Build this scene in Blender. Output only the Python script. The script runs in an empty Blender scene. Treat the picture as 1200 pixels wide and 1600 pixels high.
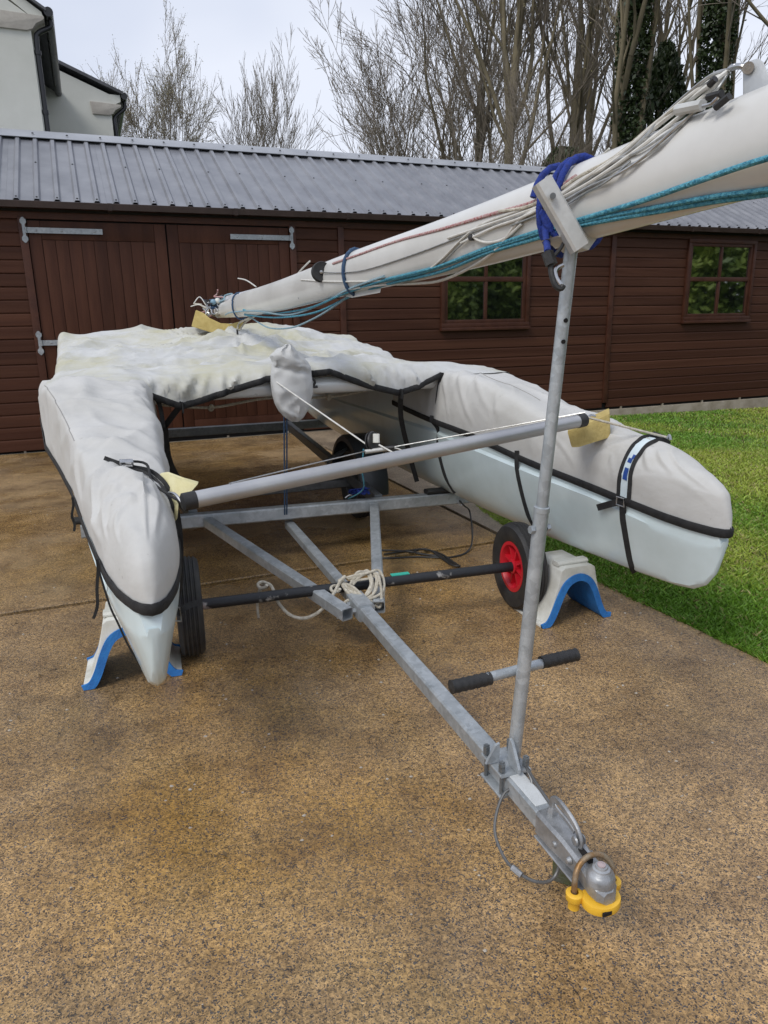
import bpy, bmesh, math, random
import numpy as np
from mathutils import Vector, Matrix
scene = bpy.context.scene
# ---------------------------------------------------------------- camera
FPX = 1110.0; CAM_H = 1.35
PITCH = math.radians(14.96); ROLL = math.radians(-1.12)
Fv = np.array([0, math.cos(PITCH), -math.sin(PITCH)]); Rv = np.array([1.0, 0, 0]); Uv = np.cross(Rv, Fv)
Rv, Uv = Rv*math.cos(ROLL)+Uv*math.sin(ROLL), -Rv*math.sin(ROLL)+Uv*math.cos(ROLL)
CAM = np.array([0, 0, CAM_H])
cd = bpy.data.cameras.new('camera'); cam = bpy.data.objects.new('camera', cd)
scene.collection.objects.link(cam); scene.camera = cam
cd.sensor_fit = 'VERTICAL'; cd.sensor_height = 24.0; cd.lens = 24.0*FPX/1600.0
cd.clip_start = 0.05; cd.clip_end = 2000
M = Matrix.Identity(4)
for i in range(3):
    M[i][0] = Rv[i]; M[i][1] = Uv[i]; M[i][2] = -Fv[i]; M[i][3] = CAM[i]
cam.matrix_world = M
# ---------------------------------------------------------------- sky, sun, exposure
SUN_EL = math.radians(48); SUN_AZ = math.radians(222)      # azimuth from +Y towards +X
w = bpy.data.worlds.new('World'); scene.world = w; w.use_nodes = True
nt = w.node_tree; nt.nodes.clear()
def N(nt, t, **k):
    n = nt.nodes.new(t)
    for a, b in k.items(): setattr(n, a, b)
    return n
out = N(nt, 'ShaderNodeOutputWorld'); bg = N(nt, 'ShaderNodeBackground'); bg.inputs['Strength'].default_value = 0.1
sky = N(nt, 'ShaderNodeTexSky'); sky.sky_type = 'NISHITA'; sky.sun_disc = False
sky.sun_elevation = SUN_EL; sky.sun_rotation = SUN_AZ
tc = N(nt, 'ShaderNodeTexCoord'); mp = N(nt, 'ShaderNodeMapping'); mp.inputs['Scale'].default_value = (1, 1, 2.2)
no = N(nt, 'ShaderNodeTexNoise'); no.inputs['Scale'].default_value = 1.3; no.inputs['Detail'].default_value = 4; no.inputs['Roughness'].default_value = .5
cr = N(nt, 'ShaderNodeValToRGB')
cr.color_ramp.elements[0].position = .34; cr.color_ramp.elements[0].color = (3.9, 4.4, 5.6, 1)
cr.color_ramp.elements[1].position = .62; cr.color_ramp.elements[1].color = (6.2, 6.5, 7.3, 1)
mx = N(nt, 'ShaderNodeMix'); mx.data_type = 'RGBA'; mx.inputs[0].default_value = .93
L = nt.links.new
L(tc.outputs['Generated'], mp.inputs['Vector']); L(mp.outputs[0], no.inputs['Vector']); L(no.outputs['Fac'], cr.inputs[0])
L(sky.outputs[0], mx.inputs[6]); L(cr.outputs[0], mx.inputs[7]); L(mx.outputs[2], bg.inputs['Color']); L(bg.outputs[0], out.inputs[0])
sd = bpy.data.lights.new('sun', 'SUN'); sun = bpy.data.objects.new('sun', sd); scene.collection.objects.link(sun)
sd.energy = 1.35; sd.angle = math.radians(22); sd.color = (1, .97, .92)
sdir = Vector((math.sin(SUN_AZ)*math.cos(SUN_EL), math.cos(SUN_AZ)*math.cos(SUN_EL), math.sin(SUN_EL)))
sun.rotation_euler = sdir.to_track_quat('Z', 'Y').to_euler(); sun.location = sdir*30
vs = scene.view_settings; vs.view_transform = 'Standard'; vs.look = 'None'; vs.exposure = 0.5; vs.gamma = 1; vs.use_curve_mapping = False
scene.cycles.max_bounces = 6; scene.cycles.diffuse_bounces = 3; scene.cycles.glossy_bounces = 3; scene.cycles.transparent_max_bounces = 6
# ---------------------------------------------------------------- photo pixel -> place
def ray(x, y): return Fv+Rv*(x-600)/FPX+Uv*(800-y)/FPX
def at(x, y, h=0.0):
    d = ray(x, y); return CAM+d*((h-CAM_H)/d[2])
def far(x, y, depth): return CAM+ray(x, y)*depth
def onplane(x, y, P, n):
    d = ray(x, y); n = np.array(n, float); return CAM+d*(((np.array(P)-CAM)@n)/(d@n))
YAW = math.radians(-21.74)                     # the shed and the slabs
SN = np.array([math.sin(YAW), math.cos(YAW), 0]); ST = np.array([math.cos(YAW), -math.sin(YAW), 0]); SD = 8.88
SROT = math.atan2(ST[1], ST[0])
CA = math.radians(22)                          # the boat and trailer: lateral, forward
FW = np.array([math.sin(CA), -math.cos(CA), 0]); RT = np.array([math.cos(CA), math.sin(CA), 0])
BO = np.array([-0.463, 4.041, 0])
def cat(l, s, z): return BO+RT*l+FW*s+np.array([0, 0, z])
def catp(x, y, s): return onplane(x, y, cat(0, s, 0), FW)
def uw(u, v, z=0): return ST*u+SN*v+np.array([0, 0, z])
# ---------------------------------------------------------------- objects
COL = scene.collection
BASE = {}
def link(o): COL.objects.link(o); return o
def tag(o, label, cat_, group=None):
    o['label'] = label; o['category'] = cat_
    if group: o['group'] = group
    return o
def thing(name, label, cat_, loc=(0, 0, 0), rotz=0.0, group=None):
    o = bpy.data.objects.new(name, None); o.empty_display_size = .1; link(o)
    o.location = tuple(loc); o.rotation_euler = (0, 0, rotz); BASE[o.name] = np.array(loc, float) if rotz == 0 else np.zeros(3)
    return tag(o, label, cat_, group)
def base_of(p):
    while p is not None:
        if p.name in BASE: return BASE[p.name]
        p = p.parent
    return np.zeros(3)
class MB:
    def __init__(s): s.v = []; s.f = []; s.m = 0
    def add(s, V, Fc):
        k = len(s.v); s.v.extend([tuple(map(float, p)) for p in V]); s.f.extend([tuple(i+k for i in f) for f in Fc]); return s
    def grid(s, P, closeu=False, closev=False):       # P[i][j]
        nu, nv = len(P), len(P[0]); V = [p for r in P for p in r]; Fc = []
        for i in range(nu-(0 if closeu else 1)):
            for j in range(nv-(0 if closev else 1)):
                a = i*nv+j; b = i*nv+(j+1) % nv; c = ((i+1) % nu)*nv+(j+1) % nv; d = ((i+1) % nu)*nv+j
                Fc.append((a, b, c, d))
        return s.add(V, Fc)
    def sweep(s, path, prof, up=(0, 0, 1), scale=None, caps=True):
        path = [np.array(p, float) for p in path]; n = len(path); rows = []
        up = np.array(up, float); prev = None
        for i in range(n):
            tg = path[min(i+1, n-1)]-path[max(i-1, 0)]
            if 0 < i < n-1:
                d1 = path[i]-path[i-1]; d2 = path[i+1]-path[i]
                tg = d1/(np.linalg.norm(d1)+1e-9)+d2/(np.linalg.norm(d2)+1e-9)
            tg = tg/(np.linalg.norm(tg)+1e-9)
            u = up if prev is None else prev
            x = np.cross(tg, u)
            if np.linalg.norm(x) < 1e-3: x = np.cross(tg, np.array([1, .3, .2]))
            x /= np.linalg.norm(x); y = np.cross(x, tg)
            if prev is not None or True: prev = y
            k = 1 if scale is None else scale[i]
            rows.append([path[i]+x*a*k+y*b*k for a, b in prof])
        s.grid(rows, closev=True)
        if caps:
            m = len(prof); k = len(s.v)-n*m
            s.f.append(tuple(k+j for j in range(m))[::-1]); s.f.append(tuple(k+(n-1)*m+j for j in range(m)))
        return s
    def tube(s, path, r, seg=8, caps=True):
        sc = None
        if not np.isscalar(r): sc = r; r = 1.0
        return s.sweep(path, [(r*math.cos(2*math.pi*i/seg), r*math.sin(2*math.pi*i/seg)) for i in range(seg)], scale=sc, caps=caps)
    def cyl(s, a, b, r, seg=16): return s.tube([a, b], r, seg)
    def sqbar(s, a, b, w, h, bev=.004, up=(0, 0, 1)):
        return s.sweep([a, b], rrect(w, h, bev), up=up)
    def box(s, c, size, M3=None, bev=0):
        c = np.array(c, float); x, y, z = [q/2 for q in size]
        V = np.array([(-x, -y, -z), (x, -y, -z), (x, y, -z), (-x, y, -z), (-x, -y, z), (x, -y, z), (x, y, z), (-x, y, z)])
        if M3 is not None: V = V@np.array(M3)
        return s.add(V+c, [(0, 3, 2, 1), (4, 5, 6, 7), (0, 1, 5, 4), (1, 2, 6, 5), (2, 3, 7, 6), (3, 0, 4, 7)])
    def lathe(s, prof, o, ax, seg=24, closed=False):   # prof: (r, h)
        o = np.array(o, float); ax = np.array(ax, float); ax /= np.linalg.norm(ax)
        x = np.cross(ax, [0, 0, 1.0])
        if np.linalg.norm(x) < 1e-3: x = np.array([1.0, 0, 0])
        x /= np.linalg.norm(x); y = np.cross(ax, x); R = []
        for r, h in prof:
            R.append([o+ax*h+(x*math.cos(2*math.pi*i/seg)+y*math.sin(2*math.pi*i/seg))*r for i in range(seg)])
        return s.grid(R, closeu=closed, closev=True)
    def ext(s, poly, o, X, Y, Z, t):                   # outline in X,Y pushed along Z by t
        o, X, Y, Z = [np.array(q, float) for q in (o, X, Y, Z)]; n = len(poly); k = len(s.v)
        A = [o+X*a+Y*b for a, b in poly]; B = [p+Z*t for p in A]
        Fc = [tuple(range(n))[::-1], tuple(range(n, 2*n))]+[(i, (i+1) % n, n+(i+1) % n, n+i) for i in range(n)]
        return s.add(A+B, Fc)
    def build(s, name, mat, parent=None, smooth=True, ang=40, stuff=False, bev=0, sub=0, local=False):
        b = np.zeros(3) if local else base_of(parent)
        me = bpy.data.meshes.new(name); me.from_pydata([tuple(np.array(v)-b) for v in s.v], [], s.f); me.update()
        bm = bmesh.new(); bm.from_mesh(me); bmesh.ops.recalc_face_normals(bm, faces=bm.faces)
        if bev: bmesh.ops.bevel(bm, geom=[e for e in bm.edges if len(e.link_faces) == 2 and e.calc_face_angle() > .6], offset=bev, segments=2, affect='EDGES', profile=.6)
        bm.to_mesh(me); bm.free()
        if smooth:
            me.polygons.foreach_set('use_smooth', [True]*len(me.polygons)); me.set_sharp_from_angle(angle=math.radians(ang))
        if mat is not None: me.materials.append(mat)
        o = bpy.data.objects.new(name, me); link(o); o.parent = parent
        if sub:
            md = o.modifiers.new('s', 'SUBSURF'); md.levels = sub; md.render_levels = sub
        if stuff: o['kind'] = 'stuff'
        return o
def rrect(w, h, b):
    w /= 2; h /= 2
    return [(-w+b, -h), (w-b, -h), (w, -h+b), (w, h-b), (w-b, h), (-w+b, h), (-w, h-b), (-w, -h+b)]
def struct(o): o['kind'] = 'structure'; return o
def smoothpath(P, n=6):
    P = [np.array(p, float) for p in P]; Q = [P[0]]+P+[P[-1]]; out_ = []
    for i in range(1, len(Q)-2):
        a, b, c, d = Q[i-1], Q[i], Q[i+1], Q[i+2]
        for k in range(n):
            t = k/n; out_.append(.5*((2*b)+(c-a)*t+(2*a-5*b+4*c-d)*t*t+(3*b-a-3*c+d)*t**3))
    out_.append(P[-1]); return out_
def interp(x, xs, ys): return float(np.interp(x, xs, ys))
_rng = np.random.RandomState(5); _lat = _rng.rand(64, 64)
def vnoise(x, y):
    x = np.asarray(x, float); y = np.asarray(y, float); xi = np.floor(x).astype(int); yi = np.floor(y).astype(int)
    fx = x-xi; fy = y-yi; fx = fx*fx*(3-2*fx); fy = fy*fy*(3-2*fy)
    g = lambda a, b: _lat[a % 64, b % 64]
    return (g(xi, yi)*(1-fx)+g(xi+1, yi)*fx)*(1-fy)+(g(xi, yi+1)*(1-fx)+g(xi+1, yi+1)*fx)*fy
def fbm(x, y, o=3):
    s = 0; a = 1; t = 0
    for i in range(o): s = s+a*vnoise(x*2**i+7.3*i, y*2**i+3.1*i); t += a; a *= .5
    return s/t
def ridge(x, y): return 1-np.abs(2*vnoise(x, y)-1)
# ---------------------------------------------------------------- materials
def pm(name, col, rough=.5, metal=0.0, col2=None, vs_=6.0, bump=0.0, bs=60.0, rvar=.12, coat=0.0, detail=5, spec=.5, stretch=None, sss=0, ramp=(.35, .65), orand=0.0):
    m = bpy.data.materials.new(name); m.use_nodes = True; t = m.node_tree; b = t.nodes['Principled BSDF']; Lk = t.links.new
    b.inputs['Metallic'].default_value = metal; b.inputs['Coat Weight'].default_value = coat; b.inputs['Specular IOR Level'].default_value = spec
    tc = N(t, 'ShaderNodeTexCoord'); src = tc.outputs['Object']
    if stretch:
        mp = N(t, 'ShaderNodeMapping'); mp.inputs['Scale'].default_value = stretch; Lk(src, mp.inputs[0]); src = mp.outputs[0]
    n1 = N(t, 'ShaderNodeTexNoise'); n1.inputs['Scale'].default_value = vs_; n1.inputs['Detail'].default_value = detail; n1.inputs['Roughness'].default_value = .6
    Lk(src, n1.inputs['Vector'])
    r = N(t, 'ShaderNodeValToRGB'); c2 = col2 if col2 else tuple(min(1, c*.82) for c in col)
    r.color_ramp.elements[0].position = ramp[0]; r.color_ramp.elements[0].color = (*c2, 1)
    r.color_ramp.elements[1].position = ramp[1]; r.color_ramp.elements[1].color = (*col, 1)
    Lk(n1.outputs['Fac'], r.inputs[0]); Lk(r.outputs[0], b.inputs['Base Color'])
    if orand:
        oi = N(t, 'ShaderNodeObjectInfo'); om = N(t, 'ShaderNodeMapRange'); om.inputs[3].default_value = 1-orand; om.inputs[4].default_value = 1+orand; Lk(oi.outputs['Random'], om.inputs[0])
        hs = N(t, 'ShaderNodeHueSaturation'); Lk(om.outputs[0], hs.inputs['Value']); Lk(r.outputs[0], hs.inputs['Color']); Lk(hs.outputs[0], b.inputs['Base Color'])
        av = N(t, 'ShaderNodeVectorMath', operation='ADD'); cx = N(t, 'ShaderNodeCombineXYZ'); ml = N(t, 'ShaderNodeMath', operation='MULTIPLY'); ml.inputs[1].default_value = 37; Lk(oi.outputs['Random'], ml.inputs[0])
        Lk(ml.outputs[0], cx.inputs[0]); Lk(ml.outputs[0], cx.inputs[1]); Lk(src, av.inputs[0]); Lk(cx.outputs[0], av.inputs[1]); Lk(av.outputs[0], n1.inputs['Vector'])
    mr = N(t, 'ShaderNodeMapRange'); mr.inputs[3].default_value = max(.03, rough-rvar); mr.inputs[4].default_value = min(1, rough+rvar)
    Lk(n1.outputs['Fac'], mr.inputs[0]); Lk(mr.outputs[0], b.inputs['Roughness'])
    if bump:
        n2 = N(t, 'ShaderNodeTexNoise'); n2.inputs['Scale'].default_value = bs; n2.inputs['Detail'].default_value = 4; Lk(src, n2.inputs['Vector'])
        bp = N(t, 'ShaderNodeBump'); bp.inputs['Strength'].default_value = bump; bp.inputs['Distance'].default_value = .01
        Lk(n2.outputs['Fac'], bp.inputs['Height']); Lk(bp.outputs[0], b.inputs['Normal'])
    return m
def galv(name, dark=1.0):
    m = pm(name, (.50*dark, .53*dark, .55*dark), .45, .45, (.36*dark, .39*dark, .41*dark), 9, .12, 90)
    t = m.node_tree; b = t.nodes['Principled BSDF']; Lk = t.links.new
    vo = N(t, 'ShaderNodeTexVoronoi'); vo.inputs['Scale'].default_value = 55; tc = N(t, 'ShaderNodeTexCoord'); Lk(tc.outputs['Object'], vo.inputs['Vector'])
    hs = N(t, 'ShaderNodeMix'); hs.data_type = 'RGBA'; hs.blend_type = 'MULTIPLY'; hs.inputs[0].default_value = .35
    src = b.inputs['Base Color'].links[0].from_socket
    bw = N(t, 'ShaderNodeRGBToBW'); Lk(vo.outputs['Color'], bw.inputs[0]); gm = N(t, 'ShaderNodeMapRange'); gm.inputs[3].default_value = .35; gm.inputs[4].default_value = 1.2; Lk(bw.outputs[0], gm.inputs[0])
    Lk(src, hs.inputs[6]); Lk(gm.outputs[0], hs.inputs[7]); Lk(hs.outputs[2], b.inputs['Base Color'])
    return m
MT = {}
MT['galv'] = galv('galvanised_steel'); MT['galv_dark'] = galv('dull_shaded_galvanised', .42); MT['galv_pole'] = galv('galvanised_pole', 1.12)  # the dark steel also carries the side rails' shade in its colour
MT['black'] = pm('black_rubber', (.016, .016, .017), .55, 0, (.028, .027, .026), 20, .15, 120)
MT['web'] = pm('black_webbing', (.010, .010, .011), .75, 0, (.02, .02, .02), 40, .3, 300)
MT['tyre'] = pm('tyre_rubber', (.018, .018, .02), .6, 0, (.035, .033, .03), 14, .12, 90)
MT['red'] = pm('red_plastic', (.62, .015, .03), .38, 0, (.5, .012, .025), 8, .05, 60)
MT['gel'] = pm('pale_blue_gelcoat', (.70, .81, .835), .2, 0, (.60, .70, .71), 2.6, .02, 6, coat=.25, rvar=.08)
MT['white'] = pm('white_moulding', (.74, .74, .69), .4, 0, (.50, .49, .43), 7, .06, 40)
MT['blue_foam'] = pm('blue_foam', (.025, .19, .52), .75, 0, (.02, .14, .42), 25, .3, 120)
MT['alu'] = pm('satin_aluminium', (.52, .52, .52), .42, .65, (.43, .43, .44), 6, .04, 100)
MT['alu_light'] = pm('pale_aluminium', (.62, .62, .60), .5, .3, (.5, .5, .48), 12, .1, 80)
MT['mast'] = pm('white_spar_paint', (.66, .65, .62), .32, .05, (.58, .57, .54), 4, .03, 30, coat=.15)
MT['steel'] = pm('steel', (.55, .55, .55), .28, 1, (.4, .4, .4), 30)
MT['foam'] = pm('yellow_foam', (.50, .39, .15), .95, 0, (.40, .30, .10), 14, .5, 70)
MT['foam2'] = pm('pale_yellow_foam', (.68, .63, .38), .95, 0, (.6, .54, .28), 10, .6, 45)
MT['rope_white'] = pm('white_rope', (.62, .58, .49), .9, 0, (.42, .38, .3), 60, .6, 220)
MT['rope_teal'] = pm('turquoise_rope', (.13, .42, .52), .8, 0, (.015, .15, .25), 130, .6, 260)
MT['rope_pale'] = pm('pale_blue_rope', (.33, .45, .50), .85, 0, (.16, .27, .33), 90, .5, 220)
MT['rope_blue'] = pm('blue_bungee', (.012, .04, .28), .8, 0, (.01, .025, .16), 120, .5, 260)
MT['rope_navy'] = pm('navy_cord', (.02, .05, .12), .8, 0, (.05, .10, .17), 90, .4, 220)
MT['rope_red'] = pm('red_fleck_rope', (.30, .06, .07), .85, 0, (.55, .45, .42), 150, .4, 220)
MT['wire'] = pm('stainless_wire', (.55, .55, .53), .35, .8, (.35, .35, .34), 60)
MT['wire_white'] = pm('plastic_coated_wire', (.68, .67, .63), .5, 0, (.55, .53, .48), 40)
MT['yellow'] = pm('yellow_lock', (.85, .50, .04), .4, 0, (.75, .42, .03), 20, .06, 60)
MT['rust'] = pm('rusty_steel', (.36, .30, .22), .5, .6, (.26, .14, .05), 40, .2, 90)
MT['cast'] = pm('cast_zinc', (.44, .45, .46), .42, .6, (.25, .255, .26), 18, .1, 130)
MT['mossy'] = pm('mossy_steel', (.12, .12, .10), .7, .3, (.09, .11, .03), 22, .3, 80)
MT['grey_gum'] = pm('mudguard_plastic', (.035, .042, .048), .38, 0, (.05, .055, .06), 6, .03, 60)
MT['mint'] = pm('mint_tape', (.05, .5, .38), .5)
# ================================================================ GROUND
def concrete(name, wet, tan, dark):
    m = bpy.data.materials.new(name); m.use_nodes = True; t = m.node_tree; b = t.nodes['Principled BSDF']; Lk = t.links.new
    tc = N(t, 'ShaderNodeTexCoord'); src = tc.outputs['Object']
    def noise(sc, de=4, ro=.6, off=None):
        n = N(t, 'ShaderNodeTexNoise'); n.inputs['Scale'].default_value = sc; n.inputs['Detail'].default_value = de; n.inputs['Roughness'].default_value = ro
        if off:
            mp = N(t, 'ShaderNodeMapping'); mp.inputs['Location'].default_value = off; Lk(src, mp.inputs[0]); Lk(mp.outputs[0], n.inputs['Vector'])
        else: Lk(src, n.inputs['Vector'])
        return n.outputs['Fac']
    def ramp(f, p0, c0, p1, c1, mid=None):
        r = N(t, 'ShaderNodeValToRGB'); e = r.color_ramp.elements
        e[0].position = p0; e[0].color = (*c0, 1); e[1].position = p1; e[1].color = (*c1, 1)
        if mid: q = e.new(mid[0]); q.color = (*mid[1], 1)
        Lk(f, r.inputs[0]); return r.outputs[0]
    def mix(f, a, c, mode='MIX'):
        x = N(t, 'ShaderNodeMix'); x.data_type = 'RGBA'; x.blend_type = mode
        if isinstance(f, (int, float)): x.inputs[0].default_value = f
        else: Lk(f, x.inputs[0])
        for i, q in ((6, a), (7, c)):
            if isinstance(q, tuple): x.inputs[i].default_value = (*q, 1)
            else: Lk(q, x.inputs[i])
        return x.outputs[2]
    vo = N(t, 'ShaderNodeTexVoronoi'); vo.inputs['Scale'].default_value = 330; Lk(src, vo.inputs['Vector'])
    sep = N(t, 'ShaderNodeSeparateColor'); Lk(vo.outputs['Color'], sep.inputs[0])
    grain = ramp(sep.outputs[0], .12, dark, .95, tuple(min(1, a*1.25) for a in tan), (.30, tuple(.72*a+.28*c for a, c in zip(tan, dark))))
    g2 = ramp(sep.outputs[1], .86, (0, 0, 0), .9, (1, 1, 1))
    grain = mix(g2, grain, (.085, .082, .088))
    v3 = N(t, 'ShaderNodeTexVoronoi'); v3.inputs['Scale'].default_value = 150; Lk(src, v3.inputs['Vector']); s3 = N(t, 'ShaderNodeSeparateColor'); Lk(v3.outputs['Color'], s3.inputs[0])
    big = ramp(s3.outputs[0], .66, (0, 0, 0), .74, (.6, .6, .6)); grain = mix(big, grain, ramp(s3.outputs[1], .0, tuple(a*.35 for a in tan), 1.0, tuple(min(1, a*1.3) for a in tan), (.5, tuple(a*.7 for a in tan))))
    # blotches: grey worn areas, algae, brown fines
    grey = ramp(noise(1.15, 5, .62), .46, (0, 0, 0), .66, (1, 1, 1))
    c = mix(mix(1.0, grey, (.55, .55, .55), 'MULTIPLY'), grain, mix(.62, grain, (.085, .078, .075)))
    algae = ramp(noise(.8, 5, .65, (5, 2, 1)), .52, (0, 0, 0), .72, (.5, .5, .5))
    c = mix(algae, c, mix(.6, c, (.105, .085, .018)))
    fine = ramp(noise(70, 4, .7, (1, 7, 3)), .34, (.58, .58, .58), .60, (1.14, 1.14, 1.14))
    c = mix(1.0, c, fine, 'MULTIPLY')
    med = ramp(noise(4.5, 6, .7, (9, 1, 3)), .34, (.60, .575, .57), .60, (1.06, 1.06, 1.06))
    c = mix(1.0, c, med, 'MULTIPLY')
    spots = ramp(noise(21, 4, .65, (2, 9, 4)), .27, (.40, .39, .40), .40, (1, 1, 1)); c = mix(1.0, c, spots, 'MULTIPLY')
    # white chips
    v2 = N(t, 'ShaderNodeTexVoronoi'); v2.inputs['Scale'].default_value = 27
    nw = N(t, 'ShaderNodeTexNoise'); nw.inputs['Scale'].default_value = 90; Lk(src, nw.inputs['Vector'])
    vm = N(t, 'ShaderNodeVectorMath', operation='MULTIPLY_ADD'); vm.inputs[1].default_value = (.016, .016, .016); Lk(nw.outputs['Color'], vm.inputs[0]); Lk(src, vm.inputs[2]); Lk(vm.outputs[0], v2.inputs['Vector'])
    lt = N(t, 'ShaderNodeMath', operation='LESS_THAN'); Lk(v2.outputs['Distance'], lt.inputs[0])
    s2 = N(t, 'ShaderNodeSeparateColor'); Lk(v2.outputs['Color'], s2.inputs[0])
    mm = N(t, 'ShaderNodeMapRange'); mm.inputs[1].default_value = .3; mm.inputs[3].default_value = .0; mm.inputs[4].default_value = .12; Lk(s2.outputs[2], mm.inputs[0]); Lk(mm.outputs[0], lt.inputs[1])
    c = mix(lt.outputs[0], c, (.70, .65, .57))
    # standing damp: darker, richer, glossier in patches
    wm = N(t, 'ShaderNodeMapRange'); wm.inputs[1].default_value = .62-.32*wet; wm.inputs[2].default_value = .80-.30*wet; Lk(noise(.55, 5, .6, (3, 4, 0)), wm.inputs[0])
    hs = N(t, 'ShaderNodeHueSaturation'); hs.inputs['Saturation'].default_value = 1.22; hs.inputs['Value'].default_value = .84; Lk(c, hs.inputs['Color'])
    c = mix(wm.outputs[0], c, hs.outputs[0]); Lk(c, b.inputs['Base Color'])
    rr = N(t, 'ShaderNodeMapRange'); rr.inputs[3].default_value = .33; rr.inputs[4].default_value = .10; Lk(wm.outputs[0], rr.inputs[0]); Lk(rr.outputs[0], b.inputs['Roughness'])
    b.inputs['Specular IOR Level'].default_value = .5
    bp = N(t, 'ShaderNodeBump'); bp.inputs['Strength'].default_value = .28; bp.inputs['Distance'].default_value = .003; Lk(vo.outputs['Distance'], bp.inputs['Height'])
    b2 = N(t, 'ShaderNodeBump'); b2.inputs['Strength'].default_value = .12; b2.inputs['Distance'].default_value = .02; Lk(noise(9, 5, .6), b2.inputs['Height']); Lk(bp.outputs[0], b2.inputs['Normal'])
    Lk(b2.outputs[0], b.inputs['Normal'])
    return m
MT['slab_a'] = concrete('exposed_aggregate_concrete', .38, (.49, .312, .138), (.070, .050, .036))
MT['slab_b'] = concrete('wet_brown_concrete', .66, (.52, .35, .175), (.17, .12, .07))
MT['slab_c'] = concrete('edge_concrete', .1, (.50, .39, .26), (.09, .075, .06))
MT['soil'] = pm('joint_soil', (.035, .026, .016), .9, 0, (.02, .02, .008), 12, .4, 60)
GE_W = [-9, 1.85, 3.0, 3.7, 4.64, 5.18, 8.95]; GE_U = [2.40, 2.385, 2.37, 2.42, 2.62, 2.77, 3.4]
def lawn_z(u, v): return -.014-.021*np.maximum(0, np.asarray(u)-2.4)
ground = MB().grid([[(x, y, -.42) for y in (-300, -20, 20, 900)] for x in (-600, -20, 20, 600)]).build('ground', pm('field_grass', (.07, .10, .025), .9, 0, (.05, .075, .02), .5), None, False); struct(ground)
drive = MB().add([uw(-9, -9, -.022), uw(3.6, -9, -.022), uw(3.6, 9.1, -.022), uw(-9, 9.1, -.022)], [(0, 1, 2, 3)]).build('driveway', MT['soil'], None, False); struct(drive)
def slab(poly, mat):
    m = MB(); n = len(poly); top = [uw(a, c, 0) for a, c in poly]; k = .006
    cen = np.mean(top, axis=0); inn = [p+(cen-p)/np.linalg.norm(cen-p)*k*1.4 for p in top]
    m.add(inn+[p-np.array([0, 0, k]) for p in top]+[p-np.array([0, 0, .05]) for p in top],
          [tuple(range(n))]+[(i, (i+1) % n, n+(i+1) % n, n+i) for i in range(n)]+[(n+i, n+(i+1) % n, 2*n+(i+1) % n, 2*n+i) for i in range(n)])
    return m.build('concrete_slab', mat, drive, False)
jw = 3.715; ju = 2.335
slab([(-8.8, -8.8), (2.39, -8.8), (2.38, 1.85), (2.36, 3.0), (2.40, jw-.024), (-8.8, jw-.024)], MT['slab_a'])
slab([(-8.8, jw+.024), (ju-.014, jw+.024), (ju-.014, 8.84), (-8.8, 8.84)], MT['slab_b'])
slab([(ju+.014, jw+.024), (2.42, jw+.024), (2.62, 4.64), (2.77, 5.18), (3.4, 8.84), (ju+.014, 8.84)], MT['slab_c'])
MT['turf'] = pm('turf', (.065, .10, .018), .95, 0, (.10, .085, .03), 3.0, .6, 60)
ws = np.linspace(-9, 8.95, 60); rows = []
for a in ws:
    e = float(np.interp(a, GE_W, GE_U))+.02*(vnoise(a*3, 2.2)-.5)
    rows.append([uw(u, a, float(lawn_z(u, a))) for u in [e-.03, e+.15]+list(np.linspace(3.6, 24, 12))])
lawn = MB().grid(rows).build('lawn', MT['turf'], None); struct(lawn)
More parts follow.
